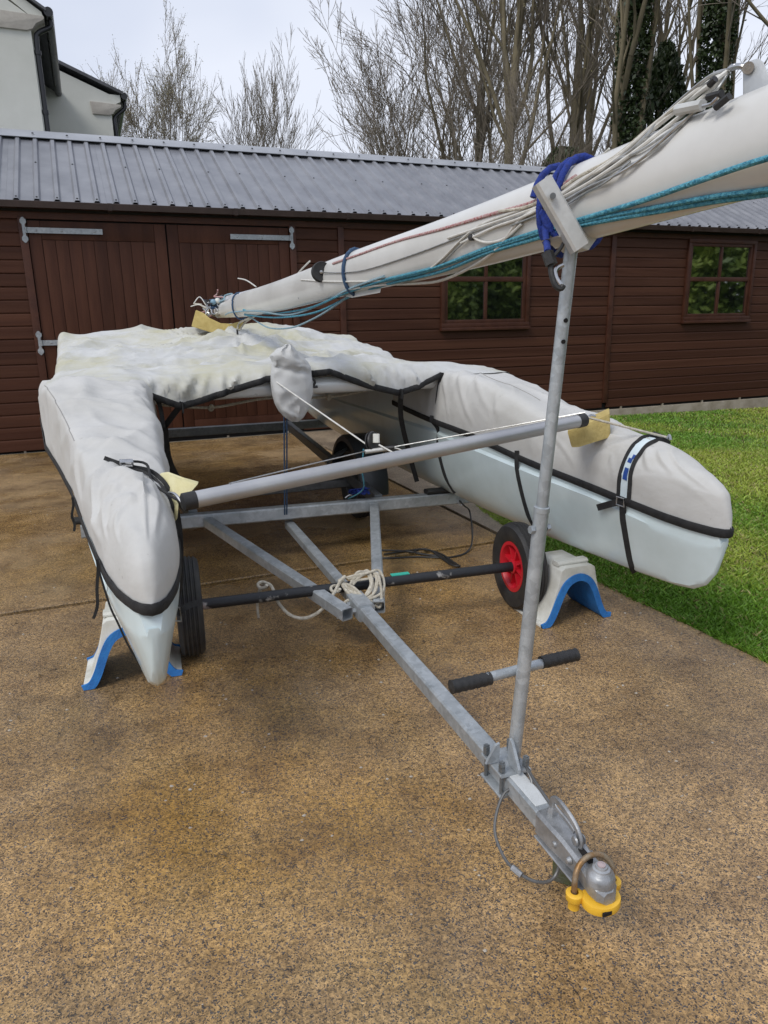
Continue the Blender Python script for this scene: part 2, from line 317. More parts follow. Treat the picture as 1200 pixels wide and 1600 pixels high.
# grass blades (nobody could count them): one object, blades thickest where they show
def grass():
    R = np.random.RandomState(3); P = []
    def patch(n, u0, u1, v0, v1):
        u = R.uniform(u0, u1, n); v = R.uniform(v0, v1, n); e = np.interp(v, GE_W, GE_U)
        k = u > e-.012+.03*(vnoise(v*7, u*0+1)-.5); return np.stack([u[k], v[k]], 1)
    ev = R.uniform(0, 5.2, 14000); EP = np.stack([np.interp(ev, GE_W, GE_U)+np.abs(R.normal(0, .035, 14000))-.03*fbm(ev*5, ev*0), ev], 1)
    P = np.concatenate([patch(150000, 2.3, 4.2, 1.0, 4.6), patch(170000, 2.4, 7.0, 3.4, 8.86), patch(60000, 5.0, 12.5, 4.5, 8.86), EP])
    n = len(P); x = P[:, 0:1]*ST+P[:, 1:2]*SN; x[:, 2] = lawn_z(P[:, 0], P[:, 1])
    dist = np.linalg.norm(x[:, :2], axis=1)
    hgt = R.uniform(.014, .034, n)*(.75+.6*fbm(P[:, 0]*1.7, P[:, 1]*1.7)); wd = (.0016+.00045*dist)*R.uniform(.7, 1.5, n)
    yaw = R.uniform(0, 6.283, n); d = np.stack([np.cos(yaw), np.sin(yaw), 0*yaw], 1); ya2 = R.uniform(0, 6.283, n); le = np.stack([np.cos(ya2), np.sin(ya2), 0*yaw], 1)*(hgt*R.uniform(.2, 1.3, n))[:, None]
    up = np.array([0, 0, 1.0])
    V = np.empty((n, 4, 3)); V[:, 0] = x-d*wd[:, None]; V[:, 1] = x+d*wd[:, None]
    mid = x+up*(hgt*.6)[:, None]+le*.35
    V[:, 2] = mid+d*(wd*.7)[:, None]; V[:, 3] = x+up*hgt[:, None]+le
    V = V.reshape(-1, 3); idx = np.arange(n)[:, None]*4
    F = np.concatenate([idx+np.array([[0, 1, 2]]), idx+np.array([[0, 2, 3]])], 1).reshape(-1)
    me = bpy.data.meshes.new('grass_blades'); me.vertices.add(n*4); me.vertices.foreach_set('co', V.ravel())
    me.loops.add(n*6); me.loops.foreach_set('vertex_index', F.astype(np.int32)); me.polygons.add(n*2)
    me.polygons.foreach_set('loop_start', np.arange(n*2, dtype=np.int32)*3); me.polygons.foreach_set('loop_total', np.full(n*2, 3, np.int32))
    pn = fbm(P[:, 0]*.9, P[:, 1]*.9); yel = np.clip((pn-.40)*2.6+R.normal(0, .22, n), 0, 1)[:, None]
    dead = (R.rand(n) < .05+.10*yel[:, 0])[:, None]
    c = np.array([.125, .255, .020])*(1-yel)+np.array([.31, .375, .05])*yel
    c = np.where(dead, np.array([.30, .25, .10]), c)*R.uniform(.7, 1.3, n)[:, None]
    col = np.ones((n, 4, 4)); col[:, :, :3] = c[:, None, :]
    ca = me.color_attributes.new('tint', 'FLOAT_COLOR', 'POINT'); ca.data.foreach_set('color', col.ravel())
    me.update(); me.validate()
    m = bpy.data.materials.new('grass_leaf'); m.use_nodes = True; t = m.node_tree; b = t.nodes['Principled BSDF']; b.inputs['Roughness'].default_value = .55
    a = N(t, 'ShaderNodeVertexColor', layer_name='tint'); t.links.new(a.outputs[0], b.inputs['Base Color'])
    b.inputs['Transmission Weight'].default_value = 0; me.materials.append(m)
    o = bpy.data.objects.new('grass', me); link(o); o['kind'] = 'stuff'
    tag(o, 'short damp mown grass beside the concrete driveway', 'grass')
grass()
# ================================================================ SHED
def wood(name, c1, c2, vertical=False):
    return pm(name, c1, .5, 0, c2, 9, .35, 22, stretch=((1, 1, .12) if vertical else (.10, 1, 1)), detail=6, rvar=.1, spec=.16, orand=.16)
MT['wood_h'] = wood('brown_stained_boards', (.082, .0335, .0190), (.054, .0205, .0118))
MT['wood_v'] = wood('brown_stained_planks', (.076, .0300, .0170), (.050, .0185, .0105), True)
MT['trim'] = pm('brown_trim', (.075, .027, .0145), .5, 0, (.05, .017, .0095), 7, .2, 40, spec=.3)
MT['gutter'] = pm('brown_gutter', (.045, .026, .021), .35, 0, (.032, .018, .015), 5)
MT['roof'] = pm('grey_coated_sheet', (.26, .265, .285), .38, .2, (.16, .165, .185), 2.2, .06, 14, detail=8, ramp=(.3, .62))
MT['plinth'] = pm('concrete_plinth', (.38, .33, .26), .85, 0, (.25, .21, .15), 6, .4, 50)
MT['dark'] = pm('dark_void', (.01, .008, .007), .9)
MT['hinge'] = galv('galvanised_hinge', .8)
def glass_mat():
    m = bpy.data.materials.new('window_glass'); m.use_nodes = True; b = m.node_tree.nodes['Principled BSDF']
    b.inputs['Base Color'].default_value = (.006, .008, .007, 1); b.inputs['Roughness'].default_value = .03; b.inputs['IOR'].default_value = 4.2
    return m
MT['glass'] = glass_mat()
shed = thing('shed', 'long brown timber shed with grey ribbed metal roof behind the boat', 'shed', SN*SD, SROT)
def sh(name, mb, mat, parent=shed, **k): return mb.build(name, mat, parent, local=True, **k)
def bx(x0, x1, y0, y1, z0, z1): return MB().box(((x0+x1)/2, (y0+y1)/2, (z0+z1)/2), (x1-x0, y1-y0, z1-z0))
U0, U1 = -3.2, 14.0
wall = sh('wall', bx(U0, U1, .012, 3.6, -.02, 2.62), MT['dark'])
# weatherboards: shared unit-length meshes
def board_mesh(h):
    p = [(0, 0), (-.021, 0), (-.023, .004), (-.021, h-.022), (-.018, h-.012), (-.011, h-.004), (-.010, h), (0, h)]
    m = MB(); n = len(p)
    m.add([(x, y, z) for x in (0, 1) for y, z in p], [tuple(range(n)), tuple(range(2*n-1, n-1, -1))]+[(i, (i+1) % n, n+(i+1) % n, n+i) for i in range(n)])
    me = bpy.data.meshes.new('board'); me.from_pydata(m.v, [], m.f)
    bm = bmesh.new(); bm.from_mesh(me); bmesh.ops.recalc_face_normals(bm, faces=bm.faces); bm.to_mesh(me); bm.free(); me.materials.append(MT['wood_h']); return me
BH = .1361; bme = board_mesh(BH-.002)
R = random.Random(4)
def place(me, name, parent, loc, scale=(1, 1, 1), rot=(0, 0, 0)):
    o = bpy.data.objects.new(name, me); link(o); o.parent = parent; o.location = loc; o.scale = scale; o.rotation_euler = rot; return o
WIN = [(4.40, 5.77, 1.262, 2.475), (8.56, 9.945, 1.285, 2.475)]
for k in range(18):
    z = .0245+BH*k
    for a, c in ((U0, -.552), (2.452, 2.984), (3.064, 7.138), (7.222, 14.0)):
        segs = [(a, c)]
        for x0, x1, z0, z1 in WIN:
            ns = []
            for p, q in segs:
                if z+BH > z0+.02 and z < z1-.02 and p < x0 and q > x1: ns += [(p, x0-.002), (x1+.002, q)]
                else: ns.append((p, q))
            segs = ns
        for p, q in segs: place(bme, 'board', shed, (p, R.uniform(-.0015, .0015), z), (q-p, 1, 1), (R.uniform(-.004, .004), 0, 0))
for a, c in ((-.55, -.472), (2.372, 2.45), (2.986, 3.062), (7.14, 7.22)):
    sh('corner_trim', bx(a, c, -.046, .01, .10, 2.49), MT['trim'], bev=.004)
sh('header_board', bx(U0, U1, -.030, .012, 2.476, 2.60), MT['trim'], bev=.003)
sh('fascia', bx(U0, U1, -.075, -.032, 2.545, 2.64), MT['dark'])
# doors
def door(x0, x1):
    d = sh('door', bx(x0+.002, x1-.002, -.006, .010, .06, 2.462), MT['dark'])
    def piece(nm, a, c, z0, z1, y): return sh(nm, bx(a, c, y-.018, y, z0, z1), MT['wood_v'], d, bev=.003)
    W = x1-x0; sw = .125
    piece('stile', x0+.004, x0+sw, .065, 2.458, -.010); piece('stile', x1-sw, x1-.004, .065, 2.458, -.010)
    piece('top_rail', x0+sw+.003, x1-sw-.003, 2.27, 2.458, -.010); piece('bottom_rail', x0+sw+.003, x1-sw-.003, .065, .25, -.010)
    n = round((W-2*sw)/.128); pw = (W-2*sw-.006)/n
    for i in range(n): piece('plank', x0+sw+.003+i*pw+.002, x0+sw+.003+(i+1)*pw-.002, .253, 2.267, -.006+R.uniform(-.001, .001))
    return d
d1 = door(-.468, .944); d2 = door(.952, 2.368)
def hinge(parent, x, dirx, z, ln):
    m = MB(); y = -.047
    m.box((x+dirx*(ln/2+.015), y-.004, z), (ln, .007, .056))
    pts = [(-.014, -.028), (-.014, -.055), (-.03, -.075), (-.03, -.1), (-.012, -.122), (.0, -.13), (.012, -.122), (.03, -.1), (.03, -.075), (.014, -.055), (.014, -.028)]
    full = pts+[(a, -b) for a, b in pts[::-1]]
    m.ext([(x+a, z+b) for a, b in full], (0, y-.003, 0), (1, 0, 0), (0, 0, 1), (0, -1, 0), .006)
    m.cyl((x+dirx*.02, y-.010, z-.03), (x+dirx*.02, y-.010, z+.03), .011, 10)
    for q in (.1, .35, ln-.08): m.lathe([(0, .008), (.010, .006), (.013, 0)], (x+dirx*(.015+q), y-.007, z), (0, -1, 0), 8)
    return sh('hinge', m, MT['hinge'], parent, ang=30)
hinge(d1, -.50, 1, 2.36, .76); hinge(d1, -.50, 1, 1.20, .76); hinge(d2, 2.40, -1, 2.345, .72); hinge(d2, 2.40, -1, 1.20, .72)
# windows
for (x0, x1, z0, z1) in WIN:
    m = MB(); f = .055
    for a, c, p, q in ((x0, x1, z0, z0+f), (x0, x1, z1-f, z1), (x0, x0+f, z0+f, z1-f), (x1-f, x1, z0+f, z1-f)):
        m.box(((a+c)/2, -.032, (p+q)/2), (c-a, .055, q-p))
    wn = sh('window', m, MT['trim'], bev=.004)
    xm = (x0+x1)/2; zm = z0+(z1-z0)*.515
    g = .045
    fr = MB()
    for a, c, p, q in ((x0+f, x1-f, z0+f, z0+f+g), (x0+f, x1-f, z1-f-g, z1-f), (x0+f, x0+f+g, z0+f+g, z1-f-g), (x1-f-g, x1-f, z0+f+g, z1-f-g)):
        fr.box(((a+c)/2, -.024, (p+q)/2), (c-a, .036, q-p))
    sh('sash', fr, MT['trim'], wn, bev=.004)
    sh('glazing_bar', bx(x0+f+g, x1-f-g, -.040, -.006, zm-.032, zm+.032), MT['trim'], wn, bev=.006)
    for p, q in ((z0+f+g, zm-.032), (zm+.032, z1-f-g)):
        sh('glazing_bar', bx(xm-.022, xm+.022, -.038, -.006, p, q), MT['trim'], wn, bev=.006)
        for a, c in ((x0+f+g, xm-.022), (xm+.022, x1-f-g)):
            tl = R.uniform(-.012, .012); pa = MB().add([(a, -.016-tl*.1, p), (c, -.016+tl*.1, p), (c, -.016+tl*.2, q), (a, -.016, q)], [(0, 1, 2, 3)]); o = sh('pane', pa, MT['glass'], wn, smooth=False)
    sh('sill', bx(x0-.012, x1+.012, -.085, -.004, z0-.045, z0-.001), MT['trim'], wn, bev=.006)
# plinth with slots under the boards
sh('plinth', bx(3.3, U1, -.035, .3, -.6, -.012), MT['plinth'], bev=.01)
for k in range(28): sh('packer', bx(3.4+k*.41, 3.4+k*.41+.03, -.02, .01, -.011, .024), MT['plinth'], smooth=False) if k % 2 == 0 else None
sh('base_brick', bx(U0, 3.28, -.006, .2, -.03, .0), MT['plinth'])
for k in range(16): sh('packer', bx(U0+.1+k*.38, U0+.125+k*.38, -.012, .01, .001, .024), MT['plinth'], smooth=False) if k % 2 == 0 else None
# gutter
g = [(-.082, 0), (-.19, 0), (-.198, .062), (-.192, .066), (-.186, .008), (-.086, .008), (-.086, .066), (-.082, .066)]
sh('gutter', MB().ext(g, (U0, 0, 2.566), (0, 1, 0), (0, 0, 1), (1, 0, 0), U1-U0), MT['gutter'], ang=25)
for x in np.arange(-1.0, 13, 1.35):
    sh('gutter_bracket', MB().ext([(-.08, -.006), (-.196, -.006), (-.204, .066), (-.198, .07), (-.190, .002), (-.08, .002)], (x, 0, 2.564), (0, 1, 0), (0, 0, 1), (1, 0, 0), .045), MT['gutter'], ang=25)
# roof of ribbed sheets
EY, EZ, RY, RZ = -.145, 2.632, 1.80, 3.665
sl = math.hypot(RY-EY, RZ-EZ); sa = math.atan2(RZ-EZ, RY-EY)
RS = .1949; prof = []
for k in range(5):
    c = RS*(k+.5); prof += [(c-RS/2, 0), (c-.036, 0), (c-.018, .028), (c+.018, .028), (c+.036, 0)]
prof.append((RS*5-.001, 0))
def sheet_mesh():
    m = MB(); low = [(x, -.0035) for x, z in []]
    ys = (0, sl)
    P = [[(x, y, z) for x, z in prof] for y in ys]; m.grid(P)
    Q = [[(x, y, z-.004) for x, z in prof] for y in ys]; m.grid(Q)
    n = len(prof)
    for e in (0, 1):
        for j in range(n-1): m.f.append((e*n+j, e*n+j+1, 2*n+e*n+j+1, 2*n+e*n+j))
    me = bpy.data.meshes.new('roof_sheet'); me.from_pydata(m.v, [], m.f); me.materials.append(MT['roof'])
    bm = bmesh.new(); bm.from_mesh(me); bmesh.ops.recalc_face_normals(bm, faces=bm.faces); bm.to_mesh(me); bm.free()
    s = MB()
    for k in range(5):
        for y in ([.045, sl*.52] if k % 2 else [.045]): s.lathe([(0, .009), (.009, .007), (.011, 0)], (RS*(k+.5), y, .028), (0, 0, 1), 8)
    ms = bpy.data.meshes.new('screws'); ms.from_pydata(s.v, [], s.f); ms.materials.append(MT['black']); return me, ms
sme, scm = sheet_mesh(); x = -.527-RS*.5-RS*5*3
while x < U1:
    o = place(sme, 'roof_sheet', shed, (x, EY, EZ+R.uniform(-.0015, .0015)), (1, 1, 1), (sa, 0, 0)); place(scm, 'screws', o, (0, 0, 0))['kind'] = 'stuff'
    x += RS*5
cap = [(-.19, -.072), (-.184, -.066), (-.03, .032), (0, .045), (.03, .032), (.2, -.07), (.2, -.08), (0, .037), (-.185, -.078)]
sh('ridge_cap', MB().ext(cap, (U0, RY+.03, RZ+.035), (0, 1, 0), (0, 0, 1), (1, 0, 0), U1-U0), pm('ridge_metal', (.40, .41, .43), .4, .3, (.33, .34, .36), 3), ang=25)
for x in np.arange(-2.3, 13.5, RS*2): sh('ridge_screw', MB().lathe([(0, .012), (.012, .008), (.014, 0)], (x, RY-.1, RZ+.018), (0, -.5, .85), 8), MT['black'])
back = [(RY, RZ-.01), (RY+1.95, EZ), (RY+1.95, EZ-.02), (RY, RZ-.04)]
sh('rear_roof', MB().ext(back, (U0, 0, 0), (0, 1, 0), (0, 0, 1), (1, 0, 0), U1-U0), MT['roof'])
# ================================================================ HOUSE
MT['render'] = pm('cream_render', (.62, .62, .57), .9, 0, (.55, .55, .50), 1.2, .25, 60, detail=7)
MT['stone'] = pm('buff_stone', (.46, .43, .38), .85, 0, (.36, .33, .29), 5, .3, 40)
MT['pvc'] = pm('black_pvc', (.012, .012, .014), .3)
MT['slate'] = pm('slate', (.10, .10, .11), .6, 0, (.06, .06, .065), 6, .3, 30)
house = thing('house', 'cream rendered house with stone kneelers and black gutters behind the shed', 'house', uw(0, 0, 0), SROT)
def gable(u_r, w0, w1, ez, slope, width, nm='wall'):
    pk = width/2; p = [(u_r, -.4), (u_r, ez), (u_r-pk, ez+slope*pk), (u_r-width, ez), (u_r-width, -.4)]
    return sh(nm, MB().ext(p, (0, w0, 0), (1, 0, 0), (0, 0, 1), (0, 1, 0), w1-w0), MT['render'], house, smooth=False)
def kneeler(u_r, w, z, ln=.62, ov=.2):
    p = [(u_r-ln, z), (u_r-.05, z), (u_r+.03, z+.03), (u_r+.08, z+.10), (u_r+ov-.03, z+.15), (u_r+ov, z+.17), (u_r+ov, z+.21), (u_r-ln-.03, z+.23)]
    sh('kneeler', MB().ext(p, (0, w-.035, 0), (1, 0, 0), (0, 0, 1), (0, 1, 0), .4), MT['stone'], house, bev=.008)
u1 = -.27
gable(u1, 13.0, 17.0, 5.80, .62, 7.0)
ov = MB().ext([(u1, 5.80), (u1+.19, 5.80), (u1+.17, 5.86), (u1-.4, 6.24), (u1-.4, 6.1)], (0, 12.99, 0), (1, 0, 0), (0, 0, 1), (0, 1, 0), .4); sh('verge', ov, MT['render'], house)
kneeler(u1, 13.0, 5.59)
rf = [(u1+.24, 5.86), (u1+.24, 5.90), (u1-3.5, 8.21), (u1-3.5, 8.14)]
sh('roof', MB().ext(rf, (0, 12.93, 0), (1, 0, 0), (0, 0, 1), (0, 1, 0), 4.2), MT['slate'], house, smooth=False)
gm = MB().tube([(u1+.27, 12.95, 5.86), (u1+.27, 17.0, 5.86)], .065, 12)
sh('gutter', gm, MT['pvc'], house)
dp = MB(); dp.tube(smoothpath([(u1+.27, 13.12, 5.84), (u1+.27, 13.12, 5.72), (u1+.10, 13.06, 5.60), (u1+.055, 13.05, 5.46), (u1+.055, 13.05, 4.8)], 5)+[(u1+.055, 13.05, 0)], .038, 10)
for z in (5.3, 4.5): dp.lathe([(.038, 0), (.048, 0), (.048, .06), (.038, .06)], (u1+.055, 13.05, z), (0, 0, 1), 12)
sh('downpipe', dp, MT['pvc'], house)
u2 = .96
gable(u2, 17.0, 23.0, 5.92, .39, 9.0)
sh('verge', MB().ext([(u2, 5.92), (u2+.2, 5.92), (u2+.2, 5.80), (u2, 5.70)], (0, 16.99, 0), (1, 0, 0), (0, 0, 1), (0, 1, 0), .4), MT['render'], house)
kneeler(u2, 17.0, 5.53, .36, .2)
rf = [(u2+.26, 5.92), (u2+.26, 5.98), (u2-4.5, 7.87), (u2-4.5, 7.80)]
sh('roof', MB().ext(rf, (0, 16.93, 0), (1, 0, 0), (0, 0, 1), (0, 1, 0), 6.1), MT['slate'], house, smooth=False)
sh('gutter', MB().tube([(u2+.28, 16.95, 5.90), (u2+.28, 23, 5.90)], .065, 12), MT['pvc'], house)
sh('downpipe', MB().tube(smoothpath([(u2+.27, 17.15, 5.88), (u2+.27, 17.15, 5.72), (u2+.06, 17.08, 5.52), (u2+.055, 17.06, 5.3)], 5)+[(u2+.055, 17.06, 0)], .038, 10), MT['pvc'], house)

# loose pale chips of stone on the concrete
def chips():
    R_ = np.random.RandomState(12); V = []; F = []
    for k in range(420):
        u = R_.uniform(-2.2, 2.3); v = R_.uniform(.6, 3.6) if k < 360 else R_.uniform(3.8, 6.5); c = uw(u, v, .001); r = R_.uniform(.0025, .0075); a0 = R_.uniform(0, 6); b = len(V); n = 5
        st_ = R_.uniform(.5, 1)
        for i in range(n):
            a = a0+i*2*math.pi/n; V.append(c+np.array([math.cos(a)*r*R_.uniform(.7, 1.2), math.sin(a)*r*st_, 0]))
        V.append(c+np.array([R_.uniform(-.3, .3)*r, 0, r*.7]))
        for i in range(n): F.append((b+i, b+(i+1) % n, b+n))
    m = MB().add(V, F).build('stone_chips', pm('pale_stone', (.46, .42, .36), .8, 0, (.30, .25, .19), 60), None, False); m['kind'] = 'stuff'; tag(m, 'tiny pale stone chips scattered over the concrete driveway', 'gravel')
chips()
def litter():
    R_ = np.random.RandomState(31); V = []; F = []
    for k in range(46):
        u = R_.uniform(-2.0, 2.3) if k < 30 else R_.normal(2.32, .05); v = R_.uniform(.9, 3.6); c = uw(u, v, .003); a = R_.uniform(0, 6.3); r = R_.uniform(.006, .014); d = np.array([math.cos(a), math.sin(a), 0]); e = np.array([-d[1], d[0], 0]); b = len(V)
        V += [c-d*r, c+e*r*.4+np.array([0, 0, .002]), c+d*r+np.array([0, 0, .004]), c-e*r*.4+np.array([0, 0, .002]), c+np.array([0, 0, .0005])]; F += [(b, b+4, b+1), (b+1, b+4, b+2), (b+2, b+4, b+3), (b+3, b+4, b)]
    m = MB().add(V, F).build('leaf_litter', pm('dead_leaf', (.16, .10, .04), .8, 0, (.07, .045, .02), 40), None, False); m['kind'] = 'stuff'; tag(m, 'small brown leaf scraps scattered over the concrete', 'leaves')
litter()
# ================================================================ TRAILER
AX = -.075
def openbar(parent, name, a, b, w, mat, wall_=.004):
    """square tube, hollow at the b end"""
    a = np.array(a, float); b = np.array(b, float); d = (b-a)/np.linalg.norm(b-a); m = MB()
    m.sweep([a, b], rrect(w, w, .006), caps=False)
    m.sweep([b, b-d*.06], rrect(w-2*wall_, w-2*wall_, .004), caps=False)
    k = len(m.v); o = rrect(w, w, .006); i = rrect(w-2*wall_, w-2*wall_, .004)
    x = np.cross(d, (0, 0, 1)); x /= np.linalg.norm(x); y = np.cross(x, d)
    m.add([b+x*p+y*q for p, q in o]+[b+x*p+y*q for p, q in i], [(j, (j+1) % 8, 8+(j+1) % 8, 8+j) for j in range(8)])
    m.add([b-d*.058+x*p+y*q for p, q in i], [tuple(range(8))])
    return m.build(name, mat, parent, ang=30)
def wheel(parent, c, ax, R_, wd, rim_r, rim_mat, spokes, ribs):
    c = np.array(c, float); ax = np.array(ax, float); ax /= np.linalg.norm(ax); h = wd/2
    root = None
    pr = [(rim_r, -h*.72), (rim_r+.012, -h*.86), (rim_r+(R_-rim_r)*.45, -h), (rim_r+(R_-rim_r)*.8, -h*.93), (R_-.010, -h*.72)]
    n = ribs*2+1
    for i in range(n):
        a = -h*.62+h*1.24*i/(n-1); bow = R_-.010*(a/(h*.62))**2*.6
        if i % 2 == 0: pr += [(bow, a-h*.04), (bow, a+h*.04)]
        else: pr += [(bow-.007, a-h*.03), (bow-.007, a+h*.03)]
    pr += [(R_-.010, h*.72), (rim_r+(R_-rim_r)*.8, h*.93), (rim_r+(R_-rim_r)*.45, h), (rim_r+.012, h*.86), (rim_r, h*.72)]
    hub = MB().lathe([(.0, h*.75), (.030, h*.75), (.034, h*.7), (.034, -h*.7), (.03, -h*.75), (0, -h*.75)], c, ax, 20).build('wheel', rim_mat, parent, ang=35)
    MB().lathe(pr, c, ax, 56).build('tyre', MT['tyre'], hub, ang=28)
    m = MB(); m.lathe([(rim_r+.004, -h*.74), (rim_r+.004, -h*.80), (rim_r-.012, -h*.80), (rim_r-.02, -h*.5), (rim_r-.026, 0), (rim_r-.02, h*.5), (rim_r-.012, h*.80), (rim_r+.004, h*.80), (rim_r+.004, h*.74), (rim_r, 0)], c, ax, 48, closed=True)
    m.build('rim', rim_mat, hub, ang=35)
    x = np.cross(ax, (0, 0, 1)); x /= np.linalg.norm(x); y = np.cross(x, ax); m = MB()
    if spokes:
        for i in range(spokes):
            a = 2*math.pi*(i+.35)/spokes; r = x*math.cos(a)+y*math.sin(a)
            m.sweep([c+r*.025, c+r*(rim_r-.018)], [(-.0045, -h*.55), (.0045, -h*.55), (.0045, h*.55), (-.0045, h*.55)], up=ax)
        m.lathe([(.028, -.002), (rim_r-.02, -.002), (rim_r-.02, .002), (.028, .002)], c, ax, 40, closed=True)
    else:
        m.lathe([(.03, h*.2), (rim_r*.55, h*.35), (rim_r*.8, h*.1), (rim_r-.018, h*.15), (rim_r-.018, h*.12), (.03, h*.1)], c, ax, 40)
    m.build('spokes', rim_mat, hub, ang=30)
    return hub
tr = thing('boat_trailer', 'galvanised boat trailer with long drawbar and upright mast post under the catamaran', 'trailer', cat(AX, 0, 0))
def part(nm, mb, mat, parent=None, **k): return mb.build(nm, mat, parent if parent is not None else tr, **k)
def cbz(l): return .275-.03*l
part('front_crossbar', MB().sqbar(cat(-1.22, -.05, cbz(-1.22)), cat(1.22, -.05, cbz(1.22)), .075, .075, .008), MT['galv'], ang=30)
for l in (-1.06, 1.0): part('hull_pad', MB().sqbar(cat(l-.19, -.05, cbz(l-.19)+.054), cat(l+.19, -.05, cbz(l+.19)+.054), .07, .030, .01), MT['black'])
HB = at(938, 1376, .165)                       # coupling ball
D0 = cat(-.085, -.02, .195); DD = (HB-D0); DL = np.linalg.norm(DD); DD /= DL
def dl(k, up=0, side=0):                       # along the drawbar
    sd_ = np.cross(DD, (0, 0, 1)); sd_ /= np.linalg.norm(sd_); u_ = np.cross(sd_, DD); return D0+DD*k+u_*up+sd_*side
DS = np.cross(DD, (0, 0, 1)); DS /= np.linalg.norm(DS); DU = np.cross(DS, DD)
part('drawbar_tail', MB().sqbar(dl(-.06), dl(1.30), .05, .05, .006), MT['galv'], ang=30)
db = part('drawbar', MB().sqbar(dl(1.22), dl(DL-.18), .054, .054, .006), MT['galv'], ang=30)
sl_ = MB(); sl_.sweep([dl(1.20), dl(1.36)], rrect(.074, .074, .008), up=DU)
for k in (1.24, 1.32):
    for sgn in (-1, 1): sl_.lathe([(0, .012), (.011, .012), (.011, 0)], dl(k, 0, sgn*.037), DS*sgn, 6)
part('sleeve', sl_, MT['galv'], db, ang=30)
openbar(tr, 'brace', cat(-.56, -.01, .285), dl(1.33, .0, 0)+RT*-.075+np.array([0, 0, -.005]), .055, MT['galv'])
openbar(tr, 'brace', cat(.44, -.01, .255), dl(1.33, -.012, 0)+RT*.078+FW*-.03, .055, MT['galv'])
for sgn, l0, l1 in ((1, .50, .62), (-1, -.63, -.76)):
    part('side_rail', MB().sqbar(cat(l0, -.09, .29-.03*l0), cat(l1, -2.72, .42), .05, .075, .005), MT['galv_dark'], ang=30)  # shade on the rails is put into the darker steel colour
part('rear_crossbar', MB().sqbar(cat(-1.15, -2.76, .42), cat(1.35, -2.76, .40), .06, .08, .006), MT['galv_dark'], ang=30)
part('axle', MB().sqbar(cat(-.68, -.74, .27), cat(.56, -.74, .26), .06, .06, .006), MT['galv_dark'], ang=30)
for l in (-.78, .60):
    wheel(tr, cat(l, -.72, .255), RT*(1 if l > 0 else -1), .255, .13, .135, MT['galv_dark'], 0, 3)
    g = MB(); rows = []
    for i in range(25):
        a = math.radians(-8+200*i/24); r = .33
        cs = math.cos(a); sn = math.sin(a); rows.append([cat(l+q, -.72, .27)+FW*(cs*(r+dz))+np.array([0, 0, sn*(r+dz)]) for q, dz in ((-.105, -.045), (-.10, -.012), (-.085, 0), (.085, 0), (.10, -.012), (.105, -.045), (.099, -.045), (.084, -.006), (-.084, -.006), (-.099, -.045))])
    g.grid(rows, closev=True); n = 10; g.f.append(tuple(range(n))); g.f.append(tuple(len(g.v)-n+j for j in range(n)))
    part('mudguard', g, MT['grey_gum'], ang=40)
    part('mudguard_stay', MB().sqbar(cat(l-.16*np.sign(l), -.95, .38), cat(l, -.95, .46), .03, .03, .003), MT['galv_dark'])
# coupling head
cp = MB(); rows = []
for k, wd, hh, dz in ((-.215, .056, .056, 0), (-.208, .066, .064, 0), (-.15, .064, .064, 0), (-.11, .056, .060, -.002), (-.06, .048, .048, -.006), (-.03, .054, .046, -.008), (0, .060, .044, -.010), (.022, .052, .038, -.014), (.034, .03, .03, -.018)):
    rows.append([dl(DL+k, b+dz, a) for a, b in rrect(wd, hh, .007)])
cp.grid(rows, closev=True); cp.f.append(tuple(range(8))); cp.f.append(tuple(len(cp.v)-8+j for j in range(8)))
cpo = part('coupling_head', cp, MT['cast'], ang=28)
part('ball_dome', MB().lathe([(.032, -.01), (.031, .004), (.027, .013), (.020, .019), (.019, .024), (.014, .026), (.013, .030), (0, .031)], dl(DL, .010), DU, 28), MT['cast'], cpo)
part('dome_plug', MB().lathe([(.009, 0), (.009, .003), (0, .005)], dl(DL, .0405), DU, 18), pm('pink_grey_plug', (.45, .36, .36), .4), cpo)
part('flange', MB().sweep([dl(DL-.205, -.034), dl(DL-.02, -.034)], rrect(.076, .006, .002), up=DU), MT['cast'], cpo)
# coupling handle: a looped lever
hd = MB(); hp = [(-.190, .030), (-.192, .060), (-.183, .076), (-.162, .083), (-.120, .076), (-.09, .062), (-.076, .040), (-.076, .018), (-.052, .0)]
hd.sweep(smoothpath([dl(DL+a, b) for a, b in hp], 5), rrect(.018, .009, .003), up=DS)
hd.sweep(smoothpath([dl(DL+a, b) for a, b in ((-.180, .063), (-.166, .058), (-.125, .054), (-.10, .048))], 4), rrect(.013, .005, .002), up=DS)
for sgn in (-1, 1): hd.lathe([(0, .006), (.010, .004), (.012, 0)], dl(DL-.083, .040, sgn*.009), DS*sgn, 12)
hd.lathe([(0, .018), (.009, .018), (.013, .008), (.013, 0)], dl(DL-.190, .032), DU, 6)
part('coupling_handle', hd, MT['cast'], cpo, ang=40)
for k in (-.13, -.075):
    for sgn in (-1, 1):
        bt = MB(); bt.lathe([(0, .010), (.006, .009), (.009, 0)], dl(DL+k, 0, sgn*.026), DS*sgn, 10); part('rivet', bt, MT['cast'], cpo)
part('slot', MB().box(dl(DL-.055, .021), (.011, .010, .04), np.array([DS, DU, DD])), MT['dark'], cpo)
pt = at(880, 1374, 0.0); ps = MB(); top = dl(DL-.16, -.03)
ps.sqbar(np.array([pt[0], pt[1], .004]), np.array([pt[0]-.005, pt[1]-.01, .145]), .05, .035, .006); part('prop_leg', ps, MT['mossy'])
lb = MB().add([dl(DL-.36, .0325, -.022), dl(DL-.36, .0325, .022), dl(DL-.56, .0325, .022), dl(DL-.56, .0325, -.022)], [(0, 1, 2, 3)])
